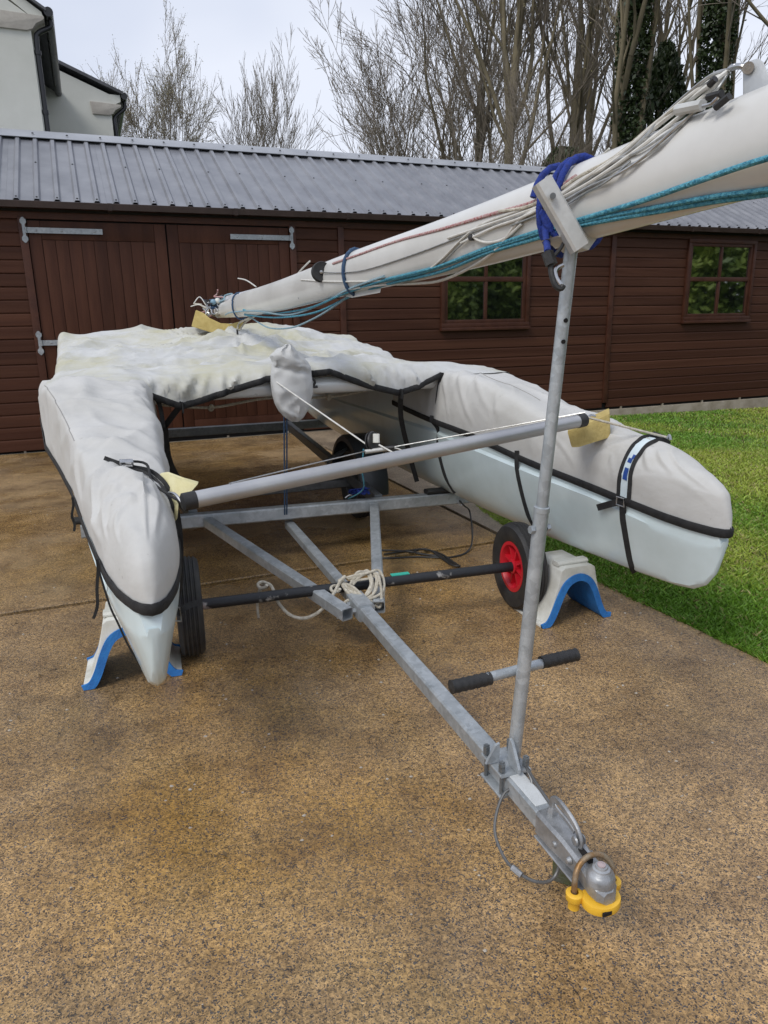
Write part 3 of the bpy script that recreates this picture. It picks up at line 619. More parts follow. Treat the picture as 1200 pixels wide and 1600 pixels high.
part('sticker', MB().sweep([dl(DL-.42, .028), dl(DL-.23, .028)], rrect(.040, .002, .0005), up=DU), pm('pale_label', (.66, .68, .68), .35), db)
# breakaway cable loop
cb_ = smoothpath([dl(DL-.190, .05), dl(DL-.26, .065, .0), dl(DL-.34, .055, -.02), at(830, 1228, .19), at(790, 1237, .16), at(773, 1290, .10), at(785, 1335, .06), at(808, 1362, .045), at(840, 1378, .04), at(868, 1368, .08), np.array([pt[0], pt[1], .12])], 7)
part('breakaway_cable', MB().tube(cb_, .0042, 8), pm('grey_cable', (.13, .13, .13), .4, .2))
part('cable_ferrule', MB().tube([at(800, 1355, .05), at(815, 1368, .043)], .008, 8), MT['cast'])
# mast post
PB = at(803, 1180, .215); PT = np.array([.409, 1.60, 1.50]); pd = (PT-PB)/np.linalg.norm(PT-PB); PLn = np.linalg.norm(PT-PB)
def pole(h): return PB+pd*(h/pd[2]) if False else PB+pd*h
post = part('mast_post', MB().tube([pole(-.005), pole(.70)], .0178, 20), MT['galv_pole'])
up_ = MB(); up_.tube([pole(.66), pole(PLn)], .0142, 20); up_.lathe([(.0178, -.012), (.0192, -.012), (.0192, 0), (.0138, .002)], pole(.705), pd, 20)
part('upper_tube', up_, MT['galv_pole'], post, ang=40)
PS = np.cross(pd, DD); PS /= np.linalg.norm(PS)
bp = MB(); pk = float((PB-D0)@DD)
bp.sweep([dl(pk-.055, .032), dl(pk+.055, .032)], rrect(.092, .008, .002), up=DU); bp.sweep([dl(pk-.055, -.032), dl(pk+.055, -.032)], rrect(.092, .008, .002), up=DU)
part('base_plate', bp, MT['galv'], post, ang=30)
for a in (-.042, .042):
    for b in (-.036, .036):
        st = MB(); st.cyl(dl(pk+a, -.05, b), dl(pk+a, .068, b), .0055, 8); st.lathe([(.010, 0), (.010, .012), (0, .012)], dl(pk+a, .041, b), DU, 6); st.lathe([(.010, 0), (.010, .010), (0, .010)], dl(pk+a, .054, b), DU, 6)
        part('stud', st, MT['galv_dark'], post, ang=30)
gs = MB(); gs.ext([(0, 0), (.05, 0), (.05, .01), (.012, .07), (0, .075)], dl(pk+.02, .041, -.004), DD, DU, DS, .008); gs.ext([(0, 0), (.04, 0), (.012, .05), (0, .055)], dl(pk-.004, .041, .022), DS, DU, DD, .008)
part('gusset', gs, MT['galv'], post, smooth=False)
hl = MB()
for h in (1.135, 1.09, 1.285): hl.lathe([(0, .001), (.005, .001), (.005, -.008)], pole(h)+np.cross(pd, RT)*-.0+FW*.0142+RT*-.003, FW, 10)
part('pin_hole', hl, MT['dark'], post)
bo_ = MB()
for sgn in (-1, 1): bo_.lathe([(0, .010), (.010, .010), (.010, 0)], pole(.65)+RT*sgn*.0172, RT*sgn, 6)
part('bolt', bo_, MT['galv'], post, ang=30)
HC = pole(.245)-FW*.033
hb = part('hand_bar', MB().tube([HC-RT*.19+np.array([0, 0, -.006]), HC+RT*.19+np.array([0, 0, .006])], .0135, 16), MT['galv'], post)
for sgn in (-1, 1):
    g = MB(); rw = [(0, 0)]
    for i in range(17): rw.append((.0175+.0012*math.cos(i*2.2), .005+i*.0065))
    rw += [(.0175, .118), (.013, .118)]
    a = HC+RT*sgn*.19+np.array([0, 0, sgn*.006]); g.lathe([(r_, h-.006) for r_, h in rw], a, -RT*sgn, 18); part('grip', g, MT['black'], hb)
# cradle that holds the mast
MZ = far(878, 328, 1.56)
MD = np.array(far(1000, 286, 1.365))-np.array(far(700, 393, 2.08)); MD /= np.linalg.norm(MD)
MS = np.cross(MD, (0, 0, 1)); MS /= np.linalg.norm(MS); MU = np.cross(MS, MD)       # MS: towards the right / camera side
cr_ = MB()
a0 = far(906, 388, 1.46); a1 = far(846, 283, 1.43)
cr_.sqbar(a0, a1, .038, .032, .005, up=-Fv)
mc = part('mast_cradle', cr_, MT['alu_light'], ang=30)
part('cradle_hole', MB().lathe([(0, .001), (.006, .001), (.006, -.012)], far(864, 306, 1.408), -ray(864, 306), 14), MT['galv_dark'], mc)
vp = MB(); vp.ext([(-.085, .0), (-.02, -.012), (0, -.022), (.03, -.026), (.055, -.005), (.088, .035), (.06, .012), (-.02, .004)], pole(PLn)+MD*-.03+np.array([0, 0, .012]), MS*.2+RT*.9, (0, 0, 1), MD, .06)
part('cradle_plate', vp, MT['alu_light'], mc, smooth=False)
# hitch lock
lk = thing('hitch_lock', 'yellow hitch lock with rusty steel hoop clamped on the trailer coupling', 'lock', HB*np.array([1, 1, 0]))
def lobed():
    pts = []
    for i in range(48):
        a = 2*math.pi*i/48; r = .042
        pts.append((math.cos(a)*r*1.05, math.sin(a)*r*.92))
    return pts
lz = -.055
body = MB(); body.ext(lobed(), dl(DL+.006, lz), DS, DD, DU, .022)
bo = body.build('lock_body', MT['yellow'], lk, bev=.005)
for sgn in (-1, 1):
    e = MB(); c0 = dl(DL-.020, lz+.004, sgn*.050)
    e.lathe([(.009, .021), (.015, .021), (.019, .018), (.019, .004), (.016, 0), (.013, -.004), (.013, -.020), (.009, -.022), (.009, .021)], c0, DU, 24); e.build('lock_lug', MT['yellow'], lk)
hoop = [(-.050, -.05)]+[(.050*math.cos(a)*-1, -.008+.046*math.sin(a)) for a in np.linspace(0, math.pi, 16)]+[(.050, -.05)]
MB().tube([dl(DL-.022-.35*max(0, b), b, a) for a, b in hoop], .0066, 12).build('lock_hoop', MT['rust'], lk)
MB().box(dl(DL+.0440, lz+.011, .012), (.022, .009, .004), np.array([DS, DU, DD])).build('lock_label', MT['dark'], bo, smooth=False)
# ================================================================ LAUNCHING TROLLEY
WR = np.array([.640, 3.215, .212]); WL = np.array([-.826, 2.79, .212]); TA = (WR-WL); TA[2] = 0; TL = np.linalg.norm(TA); TA /= TL; TF = np.array([TA[1], -TA[0], 0])
tw = thing('launching_trolley', 'launching trolley with black axle, red-hubbed tyres and white upturned cradles', 'trolley', (WR+WL)/2*np.array([1, 1, 0]))
MT['axle'] = pm('worn_black_paint', (.022, .024, .028), .5, .2, (.36, .35, .33), 16, .2, 60, detail=8, ramp=(.30, .40))
part('axle', MB().tube([WL-TA*.10, WL+TA*(TL*.5), WR+TA*.08], .0235, 18), MT['axle'], tw)
part('tape', MB().box(at(625, 897, .236), (.085, .03, .004), np.array([TA, TF, (0, 0, 1)])), MT['mint'], tw, smooth=False)
wheel(tw, WR, -TA, .212, .104, .118, MT['red'], 8, 4); wheel(tw, WL, TA, .212, .104, .118, MT['red'], 8, 4)
def cradle(c, X, Y):
    """upturned hull saddle: white shell, blue padded lip. X across, Y forward"""
    X = np.array(X); Y = np.array(Y); c = np.array(c, float); Z = np.array([0, 0, 1.0])
    inner = [(-.185, .0), (-.150, .012), (-.122, .055), (-.085, .145), (-.052, .196), (0, .216), (.052, .196), (.085, .145), (.122, .055), (.150, .012), (.185, .0)]
    outer = [(-.185, .014), (-.162, .022), (-.140, .062), (-.100, .20), (-.088, .258), (-.07, .27), (.07, .27), (.088, .258), (.100, .20), (.140, .062), (.162, .022), (.185, .014)]
    poly = inner+outer[::-1]
    m = MB().ext(poly, c-Y*.12, X, Z, Y, .24); o = m.build('cradle', MT['white'], tw, bev=.004, ang=35)
    rib = MB().sqbar(c+Z*.277-X*.085+Y*.06, c+Z*.277+X*.075+Y*.06, .05, .022, .008); rib.build('cradle_top', MT['white'], o)
    b = MB(); a_in = smoothpath([np.array((p[0], p[1], 0)) for p in inner], 4)
    lip = []
    for k, off, w_ in ((0, .004, 0), (1, .004, 0)):
        pass
    n = len(a_in); rows = []
    for i, p in enumerate(a_in):
        q0 = a_in[max(0, i-1)]; q1 = a_in[min(n-1, i+1)]; tg = q1-q0; tg /= np.linalg.norm(tg); nn = np.array([-tg[1], tg[0], 0])
        P = lambda k, y: c+X*(p[0]+nn[0]*k)+Z*max(.002, p[1]+nn[1]*k)+Y*y
        rows.append([P(-.011, -.132), P(.020, -.128), P(.021, -.1215), P(.0005, -.119), P(-.0005, .119), P(.021, .1215), P(.020, .128), P(-.011, .132)])
    b.grid(rows, closev=True); b.f.append(tuple(range(8))); b.f.append(tuple(len(b.v)-8+j for j in range(8)))
    b.build('padding', MT['blue_foam'], o, ang=50)
    return o
fr_ = at(856, 980, 0); fr2 = at(942, 964, 0); fl_ = at(128, 1080, 0); fl2 = at(287, 1055, 0)
Xr = (fr2-fr_); Xr /= np.linalg.norm(Xr); Xl = (fl2-fl_); Xl /= np.linalg.norm(Xl)
cradle((fr_+fr2)/2+np.array([Xr[1], -Xr[0], 0])*-.12+Xr*-.0, Xr, np.array([Xr[1], -Xr[0], 0]))
cradle((fl_+fl2)/2+np.array([Xl[1], -Xl[0], 0])*-.13, Xl, np.array([Xl[1], -Xl[0], 0]))
# ================================================================ CATAMARAN
boat = thing('catamaran', 'pale blue twin-hulled sailing catamaran resting on the trailer', 'catamaran', cat(0, 0, 0))
KS = [-3.35, -3.0, -2, -1, -.3, .5, 1.2, 1.7, 1.90, 1.98, 2.04, 2.075, 2.095, 2.105]
KZ = [.50, .44, .37, .32, .30, .29, .30, .315, .328, .342, .378, .43, .50, .56]
DZs = [.90, .92, .97, 1.0, 1.0, .99, .91, .845, .81, .785, .755, .725, .69, .64]
HB_ = [.13, .14, .165, .18, .185, .175, .150, .112, .086, .068, .049, .035, .024, .013]
HL = 1.0
def zb(s): return .61+.095*(2.1-s)
TT = [0, .02, .05, .10, .16, .22, .28, .35, .42, .49, .55, .60, .622, .68, .76, .84, 1.0]
def hull_sec(lc, s, dz, side):
    k = interp(s, KS, KZ)+dz; hid = min(1, max(0, (s-.12)/.25)); d = interp(s, KS, DZs)+dz-(.045+.06*min(1, max(0, (s-1.5)/.5)))*hid; d = max(d, zb(s)+dz+.01) if s < 2.07 else max(k+.01, min(d, zb(s)+dz+.005)); b = interp(s, KS, HB_); v = min(1, max(0, (s-.4)/1.5)); P = []
    n = 16
    for sg in (-1, 1):
        col = []
        for t_ in TT:
            z = k+(d-k)*t_
            U_ = (1-(1-t_)**2.6)**.58; V_ = min(1, .30+1.2*t_)*min(1, (t_/.05)**.5) if t_ > 0 else 0; wf = U_*(1-v)+V_*v
            ww = b*wf
            if s < 1.95: ww += .016*(1 if .12 < t_ < .601 else (0 if t_ >= .6 else t_/.12))*min(1, (1.95-s)/.5)
            zz = zb(s)+dz
            if z > zz: ww *= 1-.42*hid*min(1, (z-zz)/.22)
            col.append(cat(lc+sg*ww, s, z))
        P.append(col)
    wt = abs((P[1][-1]-cat(lc, s, 0))@RT); deck = [cat(lc+wt*x, s, d+.018*(1-x*x)*(1-hid)) for x in (.6, .2, -.2, -.6)]
    return P[0][:0]+P[1]+deck+P[0][::-1][:-1]
for lc, dz in ((-1.005, .02), (.985, -.012)):
    ss = sorted(set(list(np.linspace(-3.35, 1.5, 40))+list(np.linspace(1.5, 1.98, 14))+[2.0, 2.02, 2.04, 2.06, 2.075, 2.086, 2.095, 2.101, 2.105]))
    m = MB(); m.grid([hull_sec(lc, s, dz, 1) for s in ss], closev=True); n = len(hull_sec(lc, 0, 0, 1))
    m.f.append(tuple(range(n))); m.f.append(tuple(len(m.v)-n+j for j in range(n)))
    m.build('hull', MT['gel'], boat, ang=32)
MT['beam'] = pm('pale_beam', (.72, .74, .74), .3, .15, (.66, .68, .68), 6)
for s, z in ((.10, 1.005), (-2.35, 1.0)):
    MB().tube([cat(-1.15, s, z), cat(-.4, s, z+.015), cat(.4, s, z+.015), cat(1.15, s, z)], .047, 20).build('crossbeam', MT['beam'], boat)
# ---------------------------------------------------------------- cover
def fabric(name, c, st1, st2):
    m = bpy.data.materials.new(name); m.use_nodes = True; t = m.node_tree; b = t.nodes['Principled BSDF']; Lk = t.links.new
    tc = N(t, 'ShaderNodeTexCoord'); src = tc.outputs['Object']
    def noise(sc, de, ro, st=None):
        n = N(t, 'ShaderNodeTexNoise'); n.inputs['Scale'].default_value = sc; n.inputs['Detail'].default_value = de; n.inputs['Roughness'].default_value = ro
        if st:
            mp = N(t, 'ShaderNodeMapping'); mp.inputs['Scale'].default_value = st; Lk(src, mp.inputs[0]); Lk(mp.outputs[0], n.inputs['Vector'])
        else: Lk(src, n.inputs['Vector'])
        return n.outputs['Fac']
    def rampf(f, a, c_, hi):
        r = N(t, 'ShaderNodeMapRange'); r.inputs[1].default_value = a; r.inputs[2].default_value = c_; r.inputs[4].default_value = hi; Lk(f, r.inputs[0]); return r.outputs[0]
    def mix(f, a, c_, mode='MIX'):
        x = N(t, 'ShaderNodeMix'); x.data_type = 'RGBA'; x.blend_type = mode; Lk(f, x.inputs[0])
        for i, q in ((6, a), (7, c_)):
            if isinstance(q, tuple): x.inputs[i].default_value = (*q, 1)
            else: Lk(q, x.inputs[i])
        return x.outputs[2]
    col = mix(rampf(noise(1.6, 7, .68), .44, .66, st1[1]), c, st1[0])
    col = mix(rampf(noise(5.5, 7, .7, (1, 1, .5)), .50, .75, st2[1]), col, st2[0])
    sp = rampf(noise(38, 3, .5), .71, .76, .5); col = mix(sp, col, (.30, .29, .26))
    Lk(col, b.inputs['Base Color']); b.inputs['Roughness'].default_value = .72; b.inputs['Sheen Weight'].default_value = .08
    nr = N(t, 'ShaderNodeTexNoise'); nr.noise_type = 'RIDGED_MULTIFRACTAL'; nr.inputs['Scale'].default_value = 3.2; nr.inputs['Detail'].default_value = 3; nr.inputs['Roughness'].default_value = .45; nr.inputs['Distortion'].default_value = .6
    mq = N(t, 'ShaderNodeMapping'); mq.inputs['Scale'].default_value = (1, 1.5, 1.2); mq.inputs['Rotation'].default_value = (0, 0, .6); Lk(src, mq.inputs[0]); Lk(mq.outputs[0], nr.inputs['Vector'])
    bq = N(t, 'ShaderNodeBump'); bq.inputs['Strength'].default_value = .75; bq.inputs['Distance'].default_value = .02; Lk(nr.outputs['Fac'], bq.inputs['Height'])
    n1 = noise(9, 3, .5, (1, 1, 1.6)); bp = N(t, 'ShaderNodeBump'); bp.inputs['Strength'].default_value = .3; bp.inputs['Distance'].default_value = .015; Lk(n1, bp.inputs['Height']); Lk(bq.outputs[0], bp.inputs['Normal'])
    n2 = noise(420, 2, .5); b2 = N(t, 'ShaderNodeBump'); b2.inputs['Strength'].default_value = .12; b2.inputs['Distance'].default_value = .002; Lk(n2, b2.inputs['Height']); Lk(bp.outputs[0], b2.inputs['Normal']); Lk(b2.outputs[0], b.inputs['Normal'])
    return m
MT['cover'] = fabric('weathered_cover', (.53, .532, .52), ((.43, .405, .245), .85), ((.36, .355, .32), .6))
MT['cover2'] = fabric('clean_cover', (.53, .522, .50), ((.42, .41, .37), .5), ((.37, .365, .35), .45))
MT['seam'] = pm('seam_thread', (.33, .32, .30), .8)
cov = thing('boat_cover', 'weathered pale grey fabric cover with black binding draped over the catamaran', 'boat cover', cat(0, 0, 0))
def zb(s): return .61+.095*(2.1-s)
CTs = [-.45, .1, .3, .64, 1.04, 1.46, 1.70, 1.87, 1.99, 2.05, 2.085, 2.105, 2.117]
CTz = [1.045, 1.07, 1.07, 1.02, .945, .90, .87, .84, .805, .775, .745, .70, .645]
_bs = smoothpath([np.array(p) for p in ((1, 0), (.985, .30), (.95, .72), (.90, .92), (.76, .99), (.2, 1.0), (-.3, 1.0), (-.66, .985), (-.86, .88), (-.97, .55), (-1, 0))], 8)
_bl = np.concatenate([[0], np.cumsum([np.hypot((b-a)[0]*1.0, (b-a)[1]*1.0) for a, b in zip(_bs[:-1], _bs[1:])])]); _bl = _bl/_bl[-1]
def boxsec(t): return float(np.interp(t, _bl, [p[0] for p in _bs])), float(np.interp(t, _bl, [p[1] for p in _bs]))
def creases(seed, n, gen):
    R_ = np.random.RandomState(seed); return [gen(R_, i, n) for i in range(n)]
def crease_h(a, b, C_):
    h = np.zeros_like(np.asarray(a, float))
    for (x0, y0, x1, y1, w_, A_, bend) in C_:
        dx, dy = x1-x0, y1-y0; L2 = dx*dx+dy*dy+1e-9; t = ((a-x0)*dx+(b-y0)*dy)/L2; tc_ = np.clip(t, 0, 1)
        cx = x0+dx*tc_-dy*bend*4*tc_*(1-tc_); cy = y0+dy*tc_+dx*bend*4*tc_*(1-tc_)
        d = ((a-cx)*-dy+(b-cy)*dx)/math.sqrt(L2); e = np.hypot(a-cx, b-cy); tap = np.sin(np.pi*np.clip(t*.94+.03, 0, 1))**.6
        h = h+A_*tap*(np.exp(-(e/w_)**1.3)-.45*np.exp(-((e-1.6*w_)/(1.1*w_))**2)*(d > 0))
    return h
def hull_panel(lc, side, dz):
    """side: outer direction (-1 for the left hull)"""
    bo_s = [-.45, .2, .58, .96, 1.45, 1.70, 1.87, 1.99, 2.05, 2.085, 2.105, 2.117]
    bo_v = [.352, .308, .245, .19, .143, .118, .095, .071, .051, .036, .024, .010] if side < 0 else [.24, .22, .20, .18, .143, .118, .095, .071, .051, .036, .024, .010]
    bi_v = [.225, .205, .168, .145, .124, .106, .094, .070, .051, .036, .024, .010]
    S = np.concatenate([np.linspace(-.45, 1.7, 150), np.linspace(1.7, 2.117, 50)[1:]]); T = np.linspace(0, 1, 76); P = []
    for s in S:
        hs_ = hull_sec(lc, min(s, 2.10), dz, 1)[:17]; hw_ = float(np.interp(zb(s)+dz, [p[2] for p in hs_], [(p-cat(lc, s, 0))@RT for p in hs_]))+.008 if s < 2.09 else 0
        wo = max(hw_, interp(s, bo_s, bo_v)); wi = max(hw_, interp(s, bo_s, bi_v)); zt = interp(s, CTs, CTz)+dz; z0 = zb(s)+dz-.005+(.026*min(1, max(0, (s-1.2)/.7)) if side < 0 else 0); row = []
        for t_ in T:
            a = math.pi*t_; cx = math.cos(a); sx = math.sin(a); e = interp(s, [.1, .5, 1.2, 1.7, 2.0], [.34, .42, .55, .66, .95]); ex = interp(s, [.1, .6, 1.5], [.55, .65, .75])
            x = side*(wo if cx > 0 else wi)*np.sign(cx)*abs(cx)**ex; z = z0+(zt-z0)*sx**e
            q_ = min(1, max(0, (1.75-s)/.9)); q_ = q_*q_*(3-2*q_)
            if q_ > 0:
                px_, pz_ = boxsec(t_); x = x*(1-q_)+side*(wo if px_ > 0 else wi)*px_*q_; z = z*(1-q_)+(z0+(zt-z0)*pz_)*q_
            f1 = (ridge(s*1.9+x*4+lc*9, x*2.6-s*.9)**2-.4)*.030+(ridge(s*5.2+lc*5-x*6, x*7+z*3)**2-.4)*.013
            f2 = (ridge(s*2.4-z*5+lc*3, s*1.3+z*4)**2-.4)*.020
            k = sx**.5*(1-.8*max(0, (s-1.9)/.22)); h = (f1+f2)*k
            if side < 0:     # pleats that pull towards the buckle at the left bow
                d_ = s-1.60-.9*(x+.05); h += .020*math.exp(-((d_)/.035)**2)*sx**.4*(1 if cx > -.2 else 0)*.6
                d_ = s-1.78-.7*(x+.05); h += .014*math.exp(-((d_)/.03)**2)*sx**.4*(1 if cx > 0 else 0)
                d_ = s-1.18-1.4*(x+.1); h += .016*math.exp(-((d_)/.07)**2)*sx
            nx = cx*.8*side; nz = .2+sx*.8
            row.append(cat(lc+x+nx*h, s, z+nz*h))
        P.append(row)
    # crisp creases, laid out along (s, girth) of the panel
    A_, B_ = np.meshgrid(S, T*.62, indexing='ij')
    def gen(R_, i, n):
        s_ = R_.uniform(-.1, 1.9); q = R_.uniform(.10, .52); an = R_.choice([R_.normal(.3, .35), R_.normal(1.35, .4)]); ln = R_.uniform(.12, .45)
        return (s_, q, s_+math.cos(an)*ln, q+math.sin(an)*ln*.7, R_.uniform(.008, .022), R_.uniform(.003, .009), R_.uniform(-.15, .15))
    CC = creases(int(abs(lc*1000)), 34 if side < 0 else 20, gen)
    if side < 0: CC += [(1.50, .30, 1.80, .06, .020, .016, -.12), (1.70, .34, 1.86, .10, .016, .012, -.15), (1.82, .36, 1.95, .16, .014, .010, -.15), (1.20, .33, 1.42, .05, .022, .014, -.2), (1.66, .345, 2.02, .33, .010, .009, 0), (.15, .10, .15, .50, .030, .012, .05), (.28, .08, .32, .42, .018, .010, .1), (-.02, .13, 1.0, .155, .012, .008, .02), (.1, .22, .62, .24, .02, .008, .05)]
    else: CC += [(1.66, .38, 1.50, .58, .014, .012, .1), (1.66, .38, 1.58, .60, .012, .010, .05), (1.74, .36, 1.80, .50, .014, .014, .1), (1.78, .36, 1.90, .46, .012, .010, .1), (1.60, .38, 1.25, .52, .018, .010, .1), (.25, .34, .55, .58, .016, .012, .05), (.30, .30, .72, .52, .014, .010, .05), (.16, .38, .30, .58, .014, .010, 0), (.1, .2, .1, .5, .02, .01, .05)]
    CH = crease_h(A_, B_, CC)*np.clip(np.minimum(B_, .62-B_)/.05, 0, 1)
    for i in range(len(S)):
        c0 = P[i][0]*.5+P[i][-1]*.5
        for j in range(len(T)):
            d_ = P[i][j]-c0; P[i][j] = P[i][j]+d_/(np.linalg.norm(d_)+1e-6)*CH[i, j]
    tipp = np.mean(P[-1], axis=0); tipp = tipp+FW*.003; P2 = P+[[tipp*.999+p*.001 for p in P[-1]]]
    o = MB().grid(P2).build('hull_panel', MT['cover2'], cov, ang=80)
    # black binding along the lower edge, round the bow
    ne = len(S)-1; edge = [P[i][0] for i in range(ne)]+[(P[ne][0]+P[ne][-1])/2+FW*.002]+[P[ne-1-i][-1] for i in range(ne)]
    cen = [cat(lc, s-.10*min(1, max(0, (s-1.85)/.25))**2, 0) for s in S[:ne]]; cen = cen+[cat(lc, 2.0, 0)]+cen[::-1]; rows = []
    for p, c in zip(edge, cen):
        d_ = (p-c)*np.array([1, 1, 0]); d_ = d_/(np.linalg.norm(d_)+1e-6)
        wv = .003*math.sin(p[0]*23+p[1]*17)
        rows.append([p+d_*.004+np.array([0, 0, .014+wv]), p+d_*.008+np.array([0, 0, .009+wv]), p+d_*.008+np.array([0, 0, -.015+wv]), p+d_*.003+np.array([0, 0, -.020+wv]), p-d_*.004+np.array([0, 0, -.02+wv])])
    MB().grid(rows).build('binding', MT['web'], o, ang=80)
    # seam along the crown
    sm = [P[i][20 if side < 0 else 38]+np.array([0, 0, .0015]) for i in (range(36, 110) if side < 0 else range(10, 95))]
    MB().tube(sm, .0016, 5).build('seam', MT['seam'], o)
    return P, S
PL_, SL_ = hull_panel(-1.005, -1, .02); PR_, SR_ = hull_panel(.985, 1, -.012)
TS = [-2.40, -2.0, -1.5, -.8, -.3, .12]; TLt = [-1.275, -.9, -.5, -.06, .4, .8, 1.18]
TZ = np.array([[1.29, 1.33, 1.355, 1.345, 1.33, 1.325, 1.26], [1.22, 1.25, 1.25, 1.255, 1.245, 1.22, 1.165], [1.145, 1.17, 1.165, 1.165, 1.155, 1.12, 1.085], [1.09, 1.11, 1.09, 1.10, 1.09, 1.06, 1.005], [1.095, 1.11, 1.095, 1.12, 1.11, 1.07, 1.02], [1.10, 1.12, 1.105, 1.145, 1.14, 1.09, 1.065]])
def tz(l, s):
    zr = [np.interp(l, TLt, TZ[i]) for i in range(len(TS))]; return float(np.interp(s, TS, zr))
HEM_L = [-1.4, -1.0, -.89, -.67, -.49, -.23, -.05, .05, .12, .19, .34, .53, .65, .78, .9, 1.3]; HEM_Z = [1.03, 1.045, 1.05, .955, 1.0, 1.07, 1.085, 1.085, 1.09, 1.065, 1.01, .96, .99, 1.04, 1.05, 1.02]
def tramp():
    cols = []
    for l in np.linspace(-1.275, 1.18, 210): cols.append((l, 0))
    left = [(-1.300, .34), (-1.298, .24), (-1.294, .15), (-1.290, .07), (-1.284, .022)]
    right = [(1.205, .025), (1.225, .07), (1.235, .14), (1.24, .22), (1.24, .30)]
    cols = left+cols+right
    rowsS = [(-2.52, .40), (-2.51, .28), (-2.50, .16), (-2.485, .07), (-2.45, .018)]+[(s, 0) for s in np.linspace(-2.40, .11, 190)]+[(.14, -.12), (.165, -.3), (.18, -.5), (.186, -.75), (.188, -1.0)]
    L_ = np.array([[c[0] for c in cols] for r_ in rowsS]); S_ = np.array([[r_[0] for c in cols] for r_ in rowsS]); Z_ = np.zeros_like(L_)
    for i, (s, dr) in enumerate(rowsS):
        for j, (l, dc) in enumerate(cols):
            lt = min(1.18, max(-1.275, l)); st = min(.12, max(-2.4, s)); z = tz(lt, st)-dc
            if dr > 0: z -= dr
            elif dr < 0:
                hz = interp(l, HEM_L, HEM_Z); z = z+(min(hz, z-.005)-z)*(-dr)
                if abs(l) > .84:
                    q = min(1, (abs(l)-.84)/.07); sf = .12+.20*(-dr); lc_, sd_s, wo_, wi_, dz_ = (-1.005, -1, .308, .205, .02) if l < 0 else (.985, 1, .22, .205, -.012)
                    r_q = (l-lc_)*sd_s; r_q = r_q/wo_ if r_q > 0 else r_q/wi_; pz_ = float(np.interp(-r_q, [-b_[0] for b_ in _bs], [b_[1] for b_ in _bs])) if abs(r_q) < 1 else 0
                    zp = zb(sf)+dz_+(interp(sf, CTs, CTz)+dz_-zb(sf)-dz_)*pz_+.003; zf = zp if dc == 0 else tz(lt, .12)-dc
                    L_[i, j] = l-np.sign(l)*.034*(-dr) if dc > 0 else l
                    kq = min(1, -dr*1.6); S_[i, j] = s*(1-q)+sf*q; z = z*(1-q)+(tz(lt, .12)*(1-kq)+zf*kq)*q if dc == 0 else zf
            Z_[i, j] = z
    for it in range(5):          # relax the table's creases
        Zi = Z_.copy(); Zi[1:-1, 1:-1] = (Z_[:-2, 1:-1]+Z_[2:, 1:-1]+Z_[1:-1, :-2]+Z_[1:-1, 2:])/4
        msk = (S_ < .10); Z_ = np.where(msk, Zi, Z_)
    l0, s0 = -.05, -1.42; dl_ = L_-l0; ds = S_-s0; r_ = np.hypot(dl_, ds*.8); th = np.arctan2(ds, dl_)
    inside = np.clip((.12-S_)/.1, 0, 1)*np.clip((1.285-np.abs(L_))/.06, 0, 1)
    tent = np.maximum(0, 1-r_/(.80+.22*np.cos(th-2.7)))**1.55
    Z_ += inside*(.150*tent*(1+.16*np.cos(5*th+.6)*np.minimum(1, r_/.12))+.016*np.cos(9*th+1.2+2*fbm(r_*3, th*2))*np.exp(-r_/.5)*np.minimum(1, r_/.12))
    # drapery: tension folds, stronger near the front edge
    f = (ridge(L_*1.8+S_*1.4, S_*2.6-L_*.7)**2-.4)*.055+(ridge(L_*2.6-S_*1.5+3, S_*6.2+L_*1.9)**2-.4)*.030+(ridge(L_*7+S_*3, S_*9-L_*3)**2-.4)*.010
    Z_ += f*(.35+.65*inside)*np.clip((.19-S_)/.25+.25, .25, 1)
    def gen(R_, i, n):
        if i < n*.45:      # pulled towards the raised peak
            a_ = R_.uniform(0, 6.28); r0 = R_.uniform(.08, .5); r1 = r0+R_.uniform(.25, .8); a2 = a_+R_.normal(0, .12)
            return (l0+math.cos(a_)*r0, s0+math.sin(a_)*r0, l0+math.cos(a2)*r1, s0+math.sin(a2)*r1, R_.uniform(.008, .022), R_.uniform(.004, .012), R_.uniform(-.1, .1))
        l_ = R_.uniform(-1.2, 1.1); s_ = R_.uniform(-2.3, 0); an = R_.normal(.15, .35); ln = R_.uniform(.2, .7)
        return (l_, s_, l_+math.cos(an)*ln, s_+math.sin(an)*ln, R_.uniform(.008, .02), R_.uniform(.003, .010), R_.uniform(-.12, .12))
    CC = creases(77, 95, gen)
    Z_ += crease_h(L_, S_, CC)*inside*1.7
    fr = np.clip((S_-(-.10))/.25, 0, 1)
    nd = np.sin((L_*1.0+Z_*1.3)*26+2.5*fbm(L_*3, Z_*3))*np.sin(L_*3.1+.8)**2
    S2 = S_+fr*(.014*nd+.045*(fbm(L_*4.5, Z_*4)-.5))
    CF = []; R_ = np.random.RandomState(9)
    for q in range(26):
        l_ = R_.uniform(-.85, .75); sg = 1 if l_ < -.1 else -1; CF.append((l_, 1.12, l_-sg*R_.uniform(.02, .16), .98, R_.uniform(.008, .016), R_.uniform(.014, .03), R_.uniform(-.1, .1)))
    S2 = S2+fr*crease_h(L_, Z_, CF)
    sk = np.clip((np.abs(L_+.05)-1.235)/.04, 0, 1)*.5; L2 = L_+np.sign(L_)*sk*(.02*np.sin(S_*6.3)+.03*(fbm(S_*3.3, Z_*4)-.5))
    P = [[cat(L2[i, j], S2[i, j], Z_[i, j]) for j in range(len(cols))] for i in range(len(rowsS))]
    o = MB().grid(P).build('trampoline_panel', MT['cover'], cov, ang=80)
    hem = P[-1][5:-5]; rows = []
